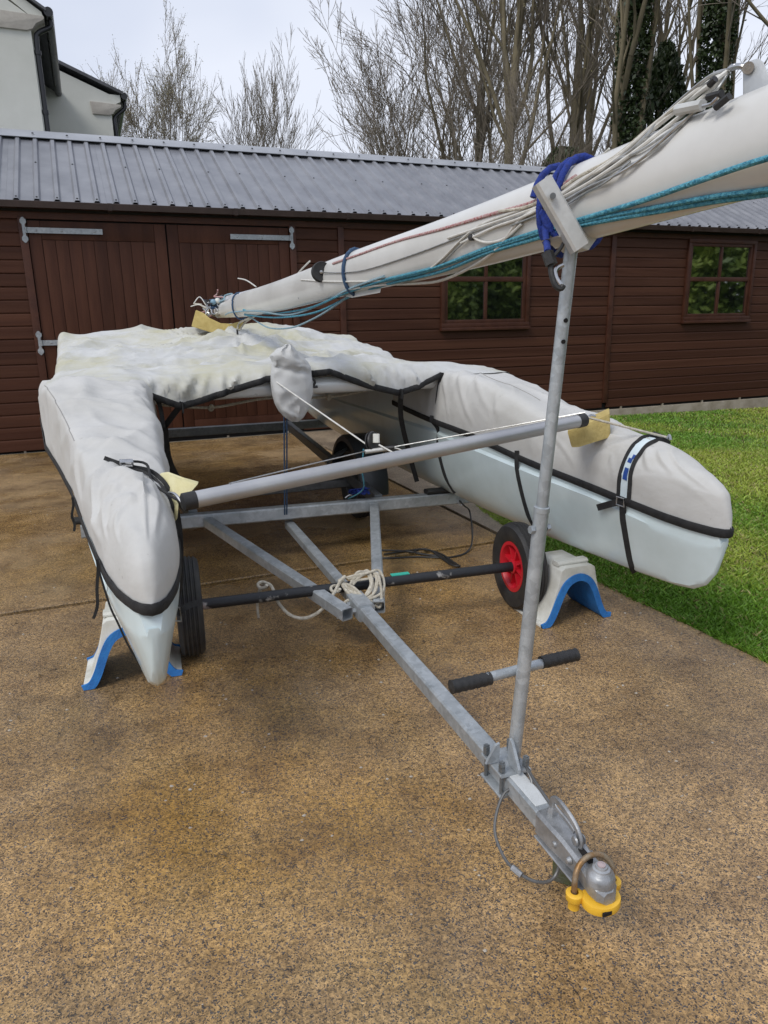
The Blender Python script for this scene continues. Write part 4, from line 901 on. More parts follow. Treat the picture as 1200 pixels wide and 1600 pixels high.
    for p in hem: rows.append([p+FW*.003+np.array([0, 0, .020]), p+FW*.008+np.array([0, 0, .014]), p+FW*.007+np.array([0, 0, -.012]), p-FW*.003+np.array([0, 0, -.016])])
    j0 = next(j for j in range(len(hem)) if cols[5+j][0] > -.835); j1 = max(j for j in range(len(hem)) if cols[5+j][0] < .80)
    MB().grid(rows[j0:j1+1]).build('binding', MT['web'], o, ang=80)
    return P, cols, j0+5, j1+5
TPn, TPc, TJ0, TJ1 = tramp()
def strap(path, w, mat=None, name='strap', parent=None, up=None, th=.003):
    path = smoothpath(path, 6); m = MB(); rows = []
    for i, p in enumerate(path):
        tg = path[min(i+1, len(path)-1)]-path[max(i-1, 0)]; tg /= np.linalg.norm(tg)
        v = CAM-p; v /= np.linalg.norm(v)
        nrm = v if up is None else np.array(up, float)
        x = np.cross(tg, nrm); x /= np.linalg.norm(x); y = np.cross(x, tg)
        rows.append([p-x*w/2-y*th/2, p+x*w/2-y*th/2, p+x*w/2+y*th/2, p-x*w/2+y*th/2])
    m.grid(rows, closev=True); m.f.append((0, 1, 2, 3)); k = len(m.v)-4; m.f.append((k, k+1, k+2, k+3))
    return m.build(name, mat or MT['web'], parent if parent is not None else cov, ang=40)
# ================================================================ MAST
def mdepth(x): return .162*1110/(33.0+.153*(x-350))
MX = [(340, 487), (440, 462), (560, 424), (700, 386), (880, 328), (1000, 287), (1180, 227), (1300, 186)]
mline = [far(x, y, mdepth(x)) for x, y in MX]
ext_d = (mline[-1]-mline[-3]); ext_d /= np.linalg.norm(ext_d); mline.append(mline[-1]+ext_d*1.2); mline.append(mline[-1]+ext_d*1.4)
# straighten: a spar is straight, so fit one line and keep a slight bow
mc0 = np.mean(mline[:8], axis=0); MD = (mline[6]-mline[0]); MD /= np.linalg.norm(MD)
ME = mline[0]; MLn = float((mline[7]-ME)@MD)
xs_ = [float((p-ME)@MD) for p in mline[:8]]; off = [p-ME-MD*x for p, x in zip(mline[:8], xs_)]
def mpos(k):
    o = np.array([np.interp(k, xs_, [q[i] for q in off]) for i in range(3)]); return ME+MD*k+o
MS = np.cross(MD, (0, 0, 1)); MS /= np.linalg.norm(MS); MU = np.cross(MS, MD)
kk = np.linspace(0, MLn+2.5, 60)
def smk(k): return (mpos(k-.25)+mpos(k)*2+mpos(k+.25))/4
mast = thing('mast', 'long white alloy mast lying over the cover and the trailer post', 'mast', ME)
prof = []
for i in range(28):
    a = 2*math.pi*i/28; prof.append((.050*math.cos(a), .080*math.sin(a)*(1 if math.sin(a) > 0 else .98)))
MB().sweep([mpos(0), mpos(.12)]+[smk(k) for k in kk[2:]], prof, scale=[.62, .66]+[min(1, .64+.36*(k-.1)/1.0) for k in kk[2:]]).build('spar', MT['mast'], mast, ang=50)
def onm(x, y, out=0.0):
    """point on the camera-side face of the mast, under this picture point"""
    d = ray(x, y); dp = mdepth(x)
    for it in range(3):
        k = float((CAM+d*dp-ME)@MD); c = smk(k) if k > .3 else mpos(k)
        o = CAM-c; A_ = np.array([d@MS/.050, d@MU/.080]); B_ = np.array([o@MS/.050, o@MU/.080])
        a = A_@A_; b = A_@B_; q = b*b-a*(B_@B_-1)
        dp = (-b-math.sqrt(q))/a if q > 0 else -b/a
    return CAM+d*(dp-.004-out*.35)
# masthead fairing: a pale wedge on the upper side of the far end
fp = [(352, 463), (400, 450), (452, 437), (475, 437), (488, 448), (476, 466), (420, 474), (352, 474)]
dd = mdepth(400)
MB().ext([(0, 0)]+[], (0, 0, 0), (1, 0, 0), (0, 1, 0), (0, 0, 1), 1) if False else None
pts = [far(x, y, mdepth(x)-.075) for x, y in fp]; c = np.mean(pts, axis=0); m = MB(); n = len(pts)
bk = [p+np.array(ray(420, 455))*.15 for p in pts]; m.add(pts+bk, [tuple(range(n)), tuple(range(2*n-1, n-1, -1))]+[(i, (i+1) % n, n+(i+1) % n, n+i) for i in range(n)])
m.build('masthead_fairing', pm('blue_white_plastic', (.66, .68, .72), .35), mast, bev=.012)
MB().tube(smoothpath([far(x, y, mdepth(x)-.082) for x, y in ((352, 470), (400, 464), (470, 457))], 4), .008, 6).build('fairing_groove', MT['alu'], mast)
MB().tube(smoothpath([far(x, y, mdepth(x)-.083) for x, y in ((463, 436), (468, 450), (470, 466))], 4), .014, 8).build('fairing_strap', MT['galv'], mast)
cS = onm(502, 425, .035); sa_ = CAM-cS; sa_ /= np.linalg.norm(sa_)
sv = MB().lathe([(0, .02), (.012, .02), (.014, .014), (.028, .014), (.040, .018), (.042, .012), (.036, 0), (.042, -.012), (.030, -.02), (0, -.02)], cS, sa_*.8+np.array([.2, 0, .1]), 26); so = sv.build('sheave', MT['black'], mast, ang=35)
MB().lathe([(0, .004), (.007, .003), (.008, 0)], cS+sa_*.02, sa_, 12).build('sheave_pin', MT['steel'], so)
m = MB(); fin = [(536, 462), (560, 450), (596, 447), (594, 457), (550, 465)]; pts = [far(x, y, mdepth(x)-.01) for x, y in fin]; bk = [p+np.array([0, .02, 0]) for p in pts]; n = len(pts)
m.add(pts+bk, [tuple(range(n)), tuple(range(2*n-1, n-1, -1))]+[(i, (i+1) % n, n+(i+1) % n, n+i) for i in range(n)]); m.build('spanner_plate', MT['mast'], mast)
# hound bracket: base bar, weld bead, upright tang with boss
dH = mdepth(1185)
def hp(x, y, o=0): return far(x, y, dH*1.0-(x-1185)*.0009+o)
MT['tang'] = pm('grey_tang', (.50, .51, .51), .42, .45, (.42, .43, .43), 14, .1, 60)
pp = [(1137, 162), (1141, 158), (1205, 132), (1260, 110), (1262, 146), (1205, 160), (1136, 182)]; pts = [hp(*q, -.03) for q in pp]; bk = [hp(*q, .03) for q in pp]; n = len(pp)
m = MB().add(pts+bk, [tuple(range(n)), tuple(range(2*n-1, n-1, -1))]+[(i, (i+1) % n, n+(i+1) % n, n+i) for i in range(n)]); tb = m.build('tang_base', MT['tang'], mast, bev=.003)
pp = [(1161, 152), (1161, 115), (1164, 104), (1172, 95), (1184, 91), (1193, 97), (1199, 112), (1212, 132)]; pts = [hp(*q, -.012) for q in pp]; bk = [hp(*q, .0) for q in pp]; n = len(pp)
MB().add(pts+bk, [tuple(range(n)), tuple(range(2*n-1, n-1, -1))]+[(i, (i+1) % n, n+(i+1) % n, n+i) for i in range(n)]).build('tang', MT['tang'], mast, bev=.002)
v_ = CAM-hp(1168, 106); v_ /= np.linalg.norm(v_)
MB().lathe([(0, .016), (.004, .016), (.0045, .012), (.0085, .012), (.009, 0)], hp(1169, 106, -.012), v_, 20).build('tang_boss', MT['steel'], mast, ang=35)
MB().tube(smoothpath([hp(x, y, -.034) for x, y in ((1134, 184), (1150, 178), (1175, 170), (1205, 160))], 5), [.0055+.0012*math.sin(i*2.1) for i in range(16)], 8).build('weld_bead', MT['tang'], mast)
sh_ = MB(); sh_.tube(smoothpath([hp(1168, 106, -.014), hp(1155, 104, -.018), hp(1143, 107, -.014), hp(1139, 109, -.01)], 5), .0042, 8); sh_.tube(smoothpath([hp(1168, 106, .006), hp(1155, 103, .01), hp(1143, 105, .006), hp(1139, 109, -.01)], 5), .0042, 8)
sh_.build('shackle', MT['steel'], mast)
# ---------------------------------------------------------------- lines along the mast
def line(name, pts, r, mat, label, catg, group=None, seg=7, n=6, fn=None, parent=None):
    P = smoothpath([(fn or onm)(*p) if not isinstance(p, np.ndarray) else p for p in pts], n)
    o = MB().tube(P, r, seg).build(name, mat, parent)
    if parent is None: tag(o, label, catg, group)
    return o
gW = 'stay wires bundled on top of the mast'
H0 = lambda o: hp(1140, 109, o)
wires = [
    ('wire_white', .0042, [(1112, 130), (1060, 170), (1000, 218), (950, 258), (905, 285), (872, 305), (838, 318)], 'thick white-sleeved stay wire running from the hound tang down to the post'),
    ('wire', .0030, [(1105, 122), (1040, 178), (990, 232), (930, 272), (880, 300), (830, 330), (770, 352)], 'bare steel stay wire on the upper side of the wire bundle'),
    ('wire_white', .0038, [(1098, 152), (1040, 200), (985, 242), (925, 283), (870, 312), (800, 338), (700, 372)], 'second white-sleeved stay wire just under the thickest one'),
    ('wire', .0022, [(1092, 168), (1040, 220), (1000, 250), (958, 268), (910, 296), (880, 312)], 'thin steel stay wire with a black sleeve, lowest of the bundle'),
    ('wire', .0026, [(1120, 140), (1085, 175), (1045, 206), (1000, 236), (960, 252), (925, 276), (890, 300)], 'dull steel stay wire with a dark swage at the tang')]
for mt_, r_, p_, lb_ in wires:
    o_ = line('stay_wire', [H0(-.004)]+[(x, y, .012 if i % 2 else .008) for i, (x, y) in enumerate(p_)], r_, MT[mt_], lb_, 'wire', gW)
for k, (a, b) in enumerate((((1108, 133), (1118, 123)), ((1106, 152), (1128, 146)), ((953, 268), (962, 262)), ((1118, 168), (1140, 150)))):
    MB().tube([far(*a, mdepth(a[0])-.068), far(*b, mdepth(b[0])-.068)], .0058, 8).build('swage_sleeve', MT['black'], mast)
MB().tube([far(1058, 172, mdepth(1058)-.06), far(1098, 164, mdepth(1098)-.06)], .009, 8).build('block_cheek', MT['alu_light'], mast)
MB().tube(smoothpath([far(x, y, mdepth(x)-.07) for x, y in ((1098, 166), (1112, 162), (1122, 152), (1114, 160))], 4), .003, 6).build('block_shackle', MT['steel'], mast)
for k, (r_, mt_, p_, lb_) in enumerate((
    (.0032, 'wire_white', [(1090, 140), (1030, 188), (975, 236), (915, 278), (860, 316), (815, 340), (770, 356), (720, 380)], 'white-sleeved stay wire trailing past the post along the mast face'),
    (.0028, 'wire', [(1100, 160), (1050, 205), (1005, 246), (965, 272), (920, 292), (885, 312), (850, 326)], 'slack steel stay wire sagging below the bundle beside the post'),
    (.0036, 'rope_white', [(1080, 150), (1020, 196), (960, 246), (905, 276), (860, 306), (820, 324), (780, 330)], 'frayed off-white cord twisted among the stay wires'),
    (.0024, 'wire', [(985, 252), (950, 282), (910, 304), (880, 322), (845, 334), (800, 352)], 'short thin steel wire lying loosest on the mast beside the post'))):
    line('stay_wire', [H0(.002)]*(1 if k < 3 else 0)+[(x, y, .03 if i % 2 else .014) for i, (x, y) in enumerate(p_)], r_, MT[mt_], lb_, 'wire', gW)
gT = 'turquoise ropes along the underside of the mast'
line('rope', [(1330, 215, .02), (1200, 247, .02), (1100, 280, .015), (1000, 315, .012), (900, 345, .018), (840, 362, .012), (760, 388, .008), (680, 418, .006), (600, 438, .01), (540, 458, .02), (480, 482, .02), (420, 490, .02), (380, 484, .02)], .0050, MT['rope_teal'], 'turquoise flecked rope along the mast, uppermost of the turquoise lines', 'rope', gT, 9)
line('rope', [(1330, 280, .0), (1200, 303, .0), (1120, 314, .0), (1040, 328, .0), (960, 342, .01), (890, 356, .018), (840, 372, .01), (760, 396, .006), (690, 424, .004), (610, 443, .0), (550, 462, .01), (490, 489, .01), (430, 496, .01), (382, 492, .02)], .0050, MT['rope_teal'], 'turquoise rope slung lowest below the mast', 'rope', gT, 9)
line('rope', [(1330, 270, .0), (1200, 296, .0), (1110, 308, .004), (1020, 325, .004), (940, 340, .01), (885, 352, .02), (830, 368, .012), (750, 394, .008), (660, 426, .006), (590, 441, .01)], .0046, MT['rope_teal'], 'turquoise rope lying between the other two turquoise lines', 'rope', gT, 9)
gP = 'pale lines trailing from the mast'
line('rope', [(545, 462, .02), (520, 480, -.02), (490, 498, -.04), (455, 512, -.05), (420, 512, -.04), (395, 498, 0), (382, 490, .02)], .0046, MT['rope_pale'], 'slack pale blue line drooping below the mast tip', 'rope', gP)
line('rope', [(600, 432, .012), (545, 452, .02), (500, 476, .02), (450, 492, .02), (400, 486, .02), (362, 488, .02), (352, 492, .02)], .0046, MT['rope_pale'], 'taut pale blue line under the mast tip', 'rope', gP)
line('rope', [(838, 326, .014), (810, 346, .012), (780, 385, .01), (740, 415, .008), (690, 438, .006), (650, 443, .01), (600, 445, .012), (545, 452, .02)], .0044, MT['wire_white'], 'looping off-white line hanging across the mast face', 'rope', gP)
line('rope', [(830, 322, .012), (790, 336, .01), (750, 352, .008), (720, 375, .008), (690, 405, .006), (660, 425, .006), (600, 438, .012), (520, 440, .014), (470, 437, .02)], .0034, MT['wire_white'], 'thin off-white line bowed along the middle of the mast face', 'rope', gP)
line('rope', [(738, 368, .012), (748, 376, .014), (765, 379, .014), (790, 372, .012), (815, 350, .012)], .0036, MT['wire_white'], 'short off-white loop hanging from a black toggle', 'rope', gP)
line('rope', [(736, 370, .01), (715, 388, .01), (690, 412, .008), (660, 432, .008), (620, 446, .01)], .0016, MT['wire'], 'hair-thin dark wire below the black toggle', 'wire', gP)
line('rope', [(820, 330, .01), (740, 362, .008), (640, 400, .008), (560, 424, .01), (505, 426, .05)], .0022, MT['wire'], 'thin grey line running to the black sheave', 'wire', gP)
line('rope', [(900, 275, .006), (840, 313, .004), (760, 337, .002), (690, 358, .0), (620, 377, .0), (560, 398, .004), (520, 412, .02)], .0042, MT['rope_red'], 'red-flecked rope along the top edge of the mast', 'rope', gP)
line('rope', [(952, 232, .01), (935, 248, .01), (918, 262, .01), (905, 276, .01)], .0022, MT['wire_white'], 'stray wire end sticking up beside the blue bungee', 'wire', gP, fn=lambda x, y, o: far(x, y, mdepth(x)-.04))
line('rope', [(484, 408, .0), (472, 420, .0), (462, 432, .0)], .004, MT['wire_white'], 'loose white line end sticking up near the sheave', 'wire', gP, fn=lambda x, y, o: far(x, y, mdepth(x)-.06))
line('rope', [(372, 435, .0), (385, 438, 0), (400, 448, .0)], .004, MT['wire_white'], 'loose white line end sticking up over the fairing', 'wire', gP, fn=lambda x, y, o: far(x, y, mdepth(x)-.06))
tg_ = MB(); c0 = onm(737, 371, .018); tg_.lathe([(0, .008), (.008, .006), (.008, -.006), (0, -.008)], c0, MS+MD*.3, 10); tg_.build('toggle', MT['black'], mast)
# blue lashings
def ring_pts(k0, k1, turns, rx=.058, ry=.089, ph=0, n=20):
    P = []
    for i in range(int(n*turns)+1):
        a = ph+2*math.pi*i/n; k = k0+(k1-k0)*i/(n*turns); P.append(smk(k)+MS*rx*math.cos(a)+MU*ry*math.sin(a))
    return P
kp = float((pole(PLn)-ME)@MD)
bung = thing('bungee_cord', 'royal blue bungee lashing the mast to the post, black hook hanging', 'bungee cord', pole(PLn))
kb = float((far(895, 318, mdepth(895))-ME)@MD)
P1 = ring_pts(kb+.0, kb+.05, 2.0, .062, .092, -.6)
MB().tube(P1, .0075, 10).build('cord', MT['rope_blue'], bung)
MB().tube(smoothpath([onm(896, 352, .03), onm(880, 371, .035), onm(862, 362, .04), onm(850, 340, .04), onm(847, 332, .05), onm(852, 360, .05), far(856, 394, 1.45)], 6), .0075, 10).build('cord', MT['rope_blue'], bung)
MB().tube(ring_pts(kb-.06, kb-.03, 1.0, .064, .094, .3), .0075, 10).build('cord', MT['rope_blue'], bung)
MB().sqbar(far(855, 394, 1.45), far(862, 414, 1.45), .026, .02, .005).build('hook_socket', MT['black'], bung)
MB().tube(smoothpath([far(x, y, 1.45) for x, y in ((860, 412), (862, 430), (868, 446), (876, 451), (880, 446))], 5), .006, 8).build('hook', MT['black'], bung)
MB().tube(smoothpath([far(x, y, 1.47) for x, y in ((866, 400), (876, 388), (880, 380))], 4), .004, 8).build('hook', MT['black'], bung)
MB().tube(smoothpath([far(x, y, 1.47) for x, y in ((878, 448), (868, 432), (870, 420), (880, 414))], 5), .005, 8).build('hook_ring', MT['steel'], bung)
kn_ = float((far(556, 424, mdepth(556))-ME)@MD)
o = MB().tube(ring_pts(kn_, kn_+.015, 1.05, .056, .086, 1.2), .008, 8).build('cord_loop', MT['rope_navy'], None); tag(o, 'navy cord loop cinched round the mast beside the black sheave', 'cord')
kn2 = float((far(375, 478, mdepth(375))-ME)@MD)
o = MB().tube(ring_pts(kn2, kn2+.02, 1.0, .056, .088, .4), .006, 8).build('cord_loop', MT['rope_navy'], None); tag(o, 'navy cord loop round the mast tip above the yellow foam', 'cord')
# tangle of shackles and rope ends at the mast tip
tk = thing('rope_tangle', 'tangle of rope ends, shackles and a blue bead at the mast tip', 'rope', far(335, 490, mdepth(340)))
Rn = random.Random(8)
for k in range(16):
    x0, y0 = Rn.uniform(322, 362), Rn.uniform(468, 494); pts = [(x0, y0)]
    for q in range(4): pts.append((pts[-1][0]+Rn.uniform(-16, 14), pts[-1][1]+Rn.uniform(-9, 9)))
    dpt = mdepth(345)-.06+Rn.uniform(-.07, .07)
    MB().tube(smoothpath([far(x, y, dpt+Rn.uniform(-.03, .03)) for x, y in pts], 5), Rn.choice([.006, .008, .010]), 7).build('rope_end', MT[Rn.choice(['rope_white', 'wire_white', 'rope_navy', 'wire', 'rope_pale', 'rope_red', 'black'])], tk)
for k in range(5):
    c0 = far(Rn.uniform(322, 352), Rn.uniform(472, 492), mdepth(345)-.1); m = MB(); m.tube([c0+np.array([math.cos(a)*.024, math.sin(a)*.01, math.sin(a)*.024]) for a in np.linspace(0, 5.2, 14)], .006, 7); m.build('shackle', MT['steel'], tk)
MB().lathe([(0, .022), (.012, .019), (.021, .008), (.021, -.008), (.012, -.019), (0, -.022)], far(333, 472, mdepth(345)-.12), (0, 0, 1), 16).build('bead', pm('blue_bead', (.2, .33, .42), .4), tk)
MB().lathe([(0, .022), (.012, .019), (.021, .008), (.021, -.008), (.012, -.019), (0, -.022)], far(340, 470, mdepth(345)-.10), (0, 0, 1), 16).build('bead', MT['white'], tk)
for x0, y0, x1, y1, x2, y2 in ((322, 477, 312, 464, 303, 474), (322, 480, 310, 476, 298, 479), (326, 484, 318, 496, 310, 508)):
    MB().tube(smoothpath([far(x, y, mdepth(345)-.12) for x, y in ((x0, y0), (x1, y1), (x2, y2))], 6), .004, 6).build('rope_end', MT['wire_white'], tk)
# ================================================================ FOAM BLOCKS
def slabfoam(name, px, depth, thick, mat, label, dirv, bulge=.006):
    pts = [far(x, y, depth+(q if len(p) > 2 else 0)) for p in px for (x, y, q) in [(p[0], p[1], p[2] if len(p) > 2 else 0)]]
    n = len(pts); bk = [p+np.array(dirv)*thick for p in pts]
    m = MB().add(pts+bk, [tuple(range(n)), tuple(range(2*n-1, n-1, -1))]+[(i, (i+1) % n, n+(i+1) % n, n+i) for i in range(n)])
    o = m.build(name, mat, None, bev=.008); tag(o, label, 'foam'); return o
dF = mdepth(345)
slabfoam('foam_block', [(299, 510), (306, 484), (318, 489), (328, 497), (345, 505), (362, 506), (381, 501), (378, 514), (360, 521), (335, 521), (318, 516)], dF-.14, .26, MT['foam'], 'curved yellow foam block under the mast tip', ray(340, 505)/np.linalg.norm(ray(340, 505)))
def cover_depth(x, y, P, rad=9):
    A_ = np.array([p for r in P for p in r])-CAM; zc = A_@Fv; X_ = 600+FPX*(A_@Rv)/zc; Y_ = 800-FPX*(A_@Uv)/zc; k = np.hypot(X_-x, Y_-y) < rad
    return float(zc[k].min()) if k.any() else None
dR = min(q for q in (cover_depth(914, 662, PR_, 14), cover_depth(900, 690, PR_, 14), cover_depth(935, 690, PR_, 14), 9) if q)-.06
slabfoam('foam_block', [(886, 674, .03), (893, 700, .03), (905, 699, .03), (954, 684, .1), (953, 646, .1), (922, 660, .06)], dR-.02, .10, MT['foam'], 'yellow foam block under the raised end of the spreader pole', (.25, .9, .15))
dL = (cover_depth(262, 772, PL_, 12) or 2.6)+.045
slabfoam('foam_block', [(249, 742, .16), (262, 740, .13), (287, 750, .09), (311, 756, .10), (297, 772, .05), (286, 778, .03), (272, 787, .05), (252, 775, .15)], dL-.02, .030, MT['foam2'], 'folded pale yellow foam sheet behind the lower end of the spreader pole', (-.2, .9, .1))
slabfoam('foam_block', [(252, 772, .15), (274, 786, .05), (279, 790, .02), (277, 812, .03), (268, 822, .07), (256, 800, .14)], dL-.03, .03, MT['foam2'], 'crumpled yellow foam flap hanging below the lower pole end', (-.2, .9, .1))
# ================================================================ SPREADER POLE, BRIDLE
sp = thing('spreader_pole', 'satin alloy spreader pole slung between the two bows', 'pole', cat(0, 1.3, .5))
e0 = far(284, 785, dL-.05); e1 = far(914, 656, dR-.03); ed = (e1-e0)/np.linalg.norm(e1-e0)
MB().tube([e0+ed*.03, e1-ed*.03], .026, 24).build('tube', MT['alu'], sp)
for a, d_ in ((e0, ed), (e1, -ed)): MB().lathe([(0, -.002), (.018, 0), (.0272, .006), (.0275, .045), (.026, .045)], a-d_*.002, d_, 24).build('end_cap', MT['black'], sp)
for a, b in ((e0, far(264, 770, dL)), (e1, far(930, 650, dR))): MB().tube(smoothpath([a, (a+b)/2+np.array([0, 0, .01]), b], 4), .005, 7).build('end_eye', MT['steel'], sp)
fc = far(583, 702, 3.25)
br = thing('bridle', 'bow bridle wires meeting at a small black furler above the spreader pole', 'bridle', (fc[0], fc[1], 0))
MB().tube([e0+ed*.15+np.array([0, 0, .028]), fc+np.array([-.02, 0, -.005])], .0028, 6).build('bridle_wire', MT['wire'], br)
MB().tube([fc+np.array([.04, 0, 0]), e1+np.array([0, 0, .03])], .0028, 6).build('bridle_wire', MT['wire'], br)
dr = MB(); dr.lathe([(.0, .014), (.016, .014), (.045, .012), (.047, .004), (.03, .003), (.03, -.003), (.047, -.004), (.045, -.012), (0, -.014)], far(582, 690, 3.24), (.8, -.5, .15), 28); dr.build('furler_drum', MT['black'], br, ang=35)
MB().sqbar(far(588, 678, 3.22), far(588, 692, 3.22), .03, .022, .004).build('furler_block', MT['white'], br)
MB().tube([far(570, 706, 3.22), far(606, 701, 3.22)], .010, 10).build('bridle_swage', MT['alu_light'], br)
MB().tube(smoothpath([far(x, y, 3.22) for x, y in ((600, 702), (615, 700), (628, 704), (630, 711), (620, 713), (608, 708))], 5), .0035, 6).build('wire_loop', MT['wire_white'], br)
MB().tube([far(592, 695, 3.21), far(630, 716, 3.18)], .0042, 6).build('lanyard', MT['wire_white'], br)
MB().tube([far(602, 700, 3.21), far(616, 699, 3.2)], .008, 8).build('swage_sleeve', MT['black'], br)
dB = float((cat(-.05, .2, 1.03)-CAM)@Fv)
def cp_(x, y, s): return catp(x, y, s)
o = MB().tube([cp_(432, 597, .26), far(575, 696, 3.22)], .0038, 6).build('rope', MT['wire_white'], None); tag(o, 'white cord stretched from the hanging bag to the furler', 'rope')
o = MB().tube(smoothpath([far(568, 702, 3.22), far(566, 735, 3.3), far(567, 765, 3.5), cat(.27, -.0, .33)], 6), .0034, 6).build('rope', MT['rope_teal'], None); tag(o, 'thin turquoise cord dropping from the furler to the trailer crossbar', 'rope')
for dx in (-2.2, 2.2):
    o = MB().tube([cp_(446+dx, 628, .24), cat(-.115+dx*.003, -.012, .275)], .0042, 6).build('rope', MT['rope_navy'], None); tag(o, 'dark blue tie-down cord from the hanging bag to the trailer crossbar', 'rope', 'paired dark blue tie-down cords')
st = thing('ratchet_strap', 'crumpled navy strap and steel hook lying on the trailer crossbar', 'strap', cat(.33, -.05, .3))
for k in range(7):
    x0, y0 = Rn.uniform(590, 612), Rn.uniform(764, 773); pts = [cat(.33, -.06, .345)+RT*Rn.uniform(-.02, .09)+FW*Rn.uniform(-.05, .04)+np.array([0, 0, Rn.uniform(-.01, .025)]) for q in range(5)]
    MB().sweep(smoothpath(pts, 5), rrect(.022, .004, .001)).build('webbing', MT['rope_blue'], st)
MB().tube(smoothpath([cat(.26, -.03, .33), cat(.29, -.03, .345), cat(.32, -.04, .33)], 5), .005, 8).build('hook', MT['steel'], st)
# slack rope under the front beam
o = MB().tube(smoothpath([cat(-.75, -.25, .93), cat(-.45, -.3, .89), cat(-.1, -.35, .92), cat(.3, -.4, .90), cat(.62, -.45, .93)], 7), .008, 8).build('rope', MT['rope_white'], None); tag(o, 'off-white knotted rope slung below the front beam between the hulls', 'rope')
for q in (cat(-.45, -.3, .888), cat(.3, -.4, .898)):
    MB().tube([q+RT*math.cos(a)*.012+np.array([0, 0, math.sin(a)*.016])+FW*.006*a for a in np.linspace(-3, 4, 16)], .007, 7).build('knot', MT['rope_white'], o)
# ================================================================ HANGING BAG
bag_px = [(452, 538, 3), (448, 546, 14), (447, 556, 24), (454, 566, 27), (456, 574, 30), (456, 586, 31), (457, 600, 32), (458, 615, 31), (458, 630, 27), (459, 642, 22), (460, 652, 15), (461, 659, 5)]
rows = []
for i, (cx, cy, hw) in enumerate(bag_px):
    row = []
    for j in range(17):
        a = math.pi*(j/16); x = cx-hw*math.cos(a); bulge = .05*math.sin(a)*min(1, hw/20)
        wr = .012*(vnoise(x*.11+3, cy*.09)-.5)+.008*(ridge(x*.16, cy*.05)-.5)
        p = catp(x, cy+3*math.sin(j*1.7+i)*(.3 if 0 < i < 11 else 0), .235); v = CAM-p; v /= np.linalg.norm(v); row.append(p+v*(bulge+wr*math.sin(a)))
    rows.append(row)
R2 = []
for i in range(len(rows)-1):
    for t in (0, .25, .5, .75): R2.append([rows[i][j]*(1-t)+rows[i+1][j]*t for j in range(17)])
R2.append(rows[-1])
def jit(i, j):
    return FW*(.016*(ridge(i*.15+j*.21, j*.16-i*.1)**2-.4)+.020*(ridge(i*.09+4, j*.3-i*.04)**2-.4)-.02*math.exp(-((i-15-.3*j)/1.6)**2))
R2 = [[p+jit(i, j)*math.sin(math.pi*j/16) for j, p in enumerate(r)] for i, r in enumerate(R2)]
bk = [[p-FW*(.03+.02*math.sin(math.pi*j/16)) for j, p in enumerate(r)] for r in R2]
m = MB().grid(R2); m.grid(bk)
k = len(R2)*17
for i in range(len(R2)-1):
    m.f.append((i*17, (i+1)*17, k+(i+1)*17, k+i*17)); m.f.append((i*17+16, k+i*17+16, k+(i+1)*17+16, (i+1)*17+16))
bag = m.build('canvas_bag', fabric('bag_fabric', (.52, .52, .51), ((.44, .44, .42), .5), ((.40, .40, .39), .4)), None, ang=60); tag(bag, 'creased pale grey fabric bag hanging over the front beam', 'bag')
hk = MB(); hk.tube(smoothpath([catp(x, y, .22) for x, y in ((486, 590), (492, 596), (490, 604), (496, 604))], 4), .007, 8); o = hk.build('buckle', MT['black'], bag)
# ================================================================ STRAPS ON THE COVER
def buckle(c, X, Y, w, h, r, mat, parent):
    X = np.array(X); Y = np.array(Y); P = [c+X*a+Y*b for a, b in ((-w, -h), (w, -h), (w, h), (-w, h), (-w, -h))]
    MB().tube(P, r, 7).build('buckle', mat, parent)
# right bow: strap over the deck with a pale printed window, buckle, loose tail
def rsec(s, l, z): return cat(l, s, z)
def panel_pt(P, S, s, t, out=.006):
    i = int(np.argmin(np.abs(np.array(S)-s))); f = t*(len(P[i])-1); j = int(f); q = f-j; p = P[i][j]*(1-q)+P[i][min(j+1, len(P[i])-1)]*q
    c = P[i][0]*.5+P[i][-1]*.5; d_ = p-c; d_ /= np.linalg.norm(d_); return p+d_*out
sR = 1.70
ts = np.linspace(.36, 1.0, 12)
left_e = [panel_pt(PR_, SR_, sR-.028, t, .008) for t in ts]; right_e = [panel_pt(PR_, SR_, sR+.022, t, .008) for t in ts]
s1 = strap(left_e, .016); s2 = strap(right_e, .016)
wn_ = MB().grid([[panel_pt(PR_, SR_, sR-.024, t, .0045), panel_pt(PR_, SR_, sR+.018, t, .0045)] for t in np.linspace(.40, 1.0, 14)]).build('printed_strip', pm('pale_print', (.66, .76, .80), .4), cov, ang=60)
for t0, t1, a, b in ((.86, .93, -.020, .012), (.78, .82, -.012, .012), (.74, .78, .0, .015)):
    MB().grid([[panel_pt(PR_, SR_, sR+a, t, .0062), panel_pt(PR_, SR_, sR+b, t, .0062)] for t in (t0, (t0+t1)/2, t1)]).build('print_mark', pm('blue_print', (.02, .07, .30), .4), wn_)
pe = panel_pt(PR_, SR_, sR, 1.0, .012)
HLr = .985
def hullpt(lc, s, z, sg, dz, out=.006):
    sec = hull_sec(lc, s, dz, 1); n = 17; col = sec[:n] if sg > 0 else ([sec[0]]+sec[n+4:][::-1]); zz = [p[2] for p in col]
    p = np.array([np.interp(z, zz, [q[i] for q in col]) for i in range(3)]); return p+RT*sg*out
dn = [pe]+[hullpt(HLr, sR, z, -1, -.012) for z in np.linspace(.56, .335, 6)]+[cat(HLr-.02, sR-.02, .302)]
strap(dn, .026); 
tail = [pe, pe-FW*.05-np.array([0, 0, .02])-RT*.012, pe-FW*.13-np.array([0, 0, .055])-RT*.018]
strap(tail, .028)
buckle(pe-RT*.012, FW, np.array([0, 0, 1.0]), .022, .016, .0035, MT['steel'], s1)
shR = panel_pt(PR_, SR_, sR, .34, .012)
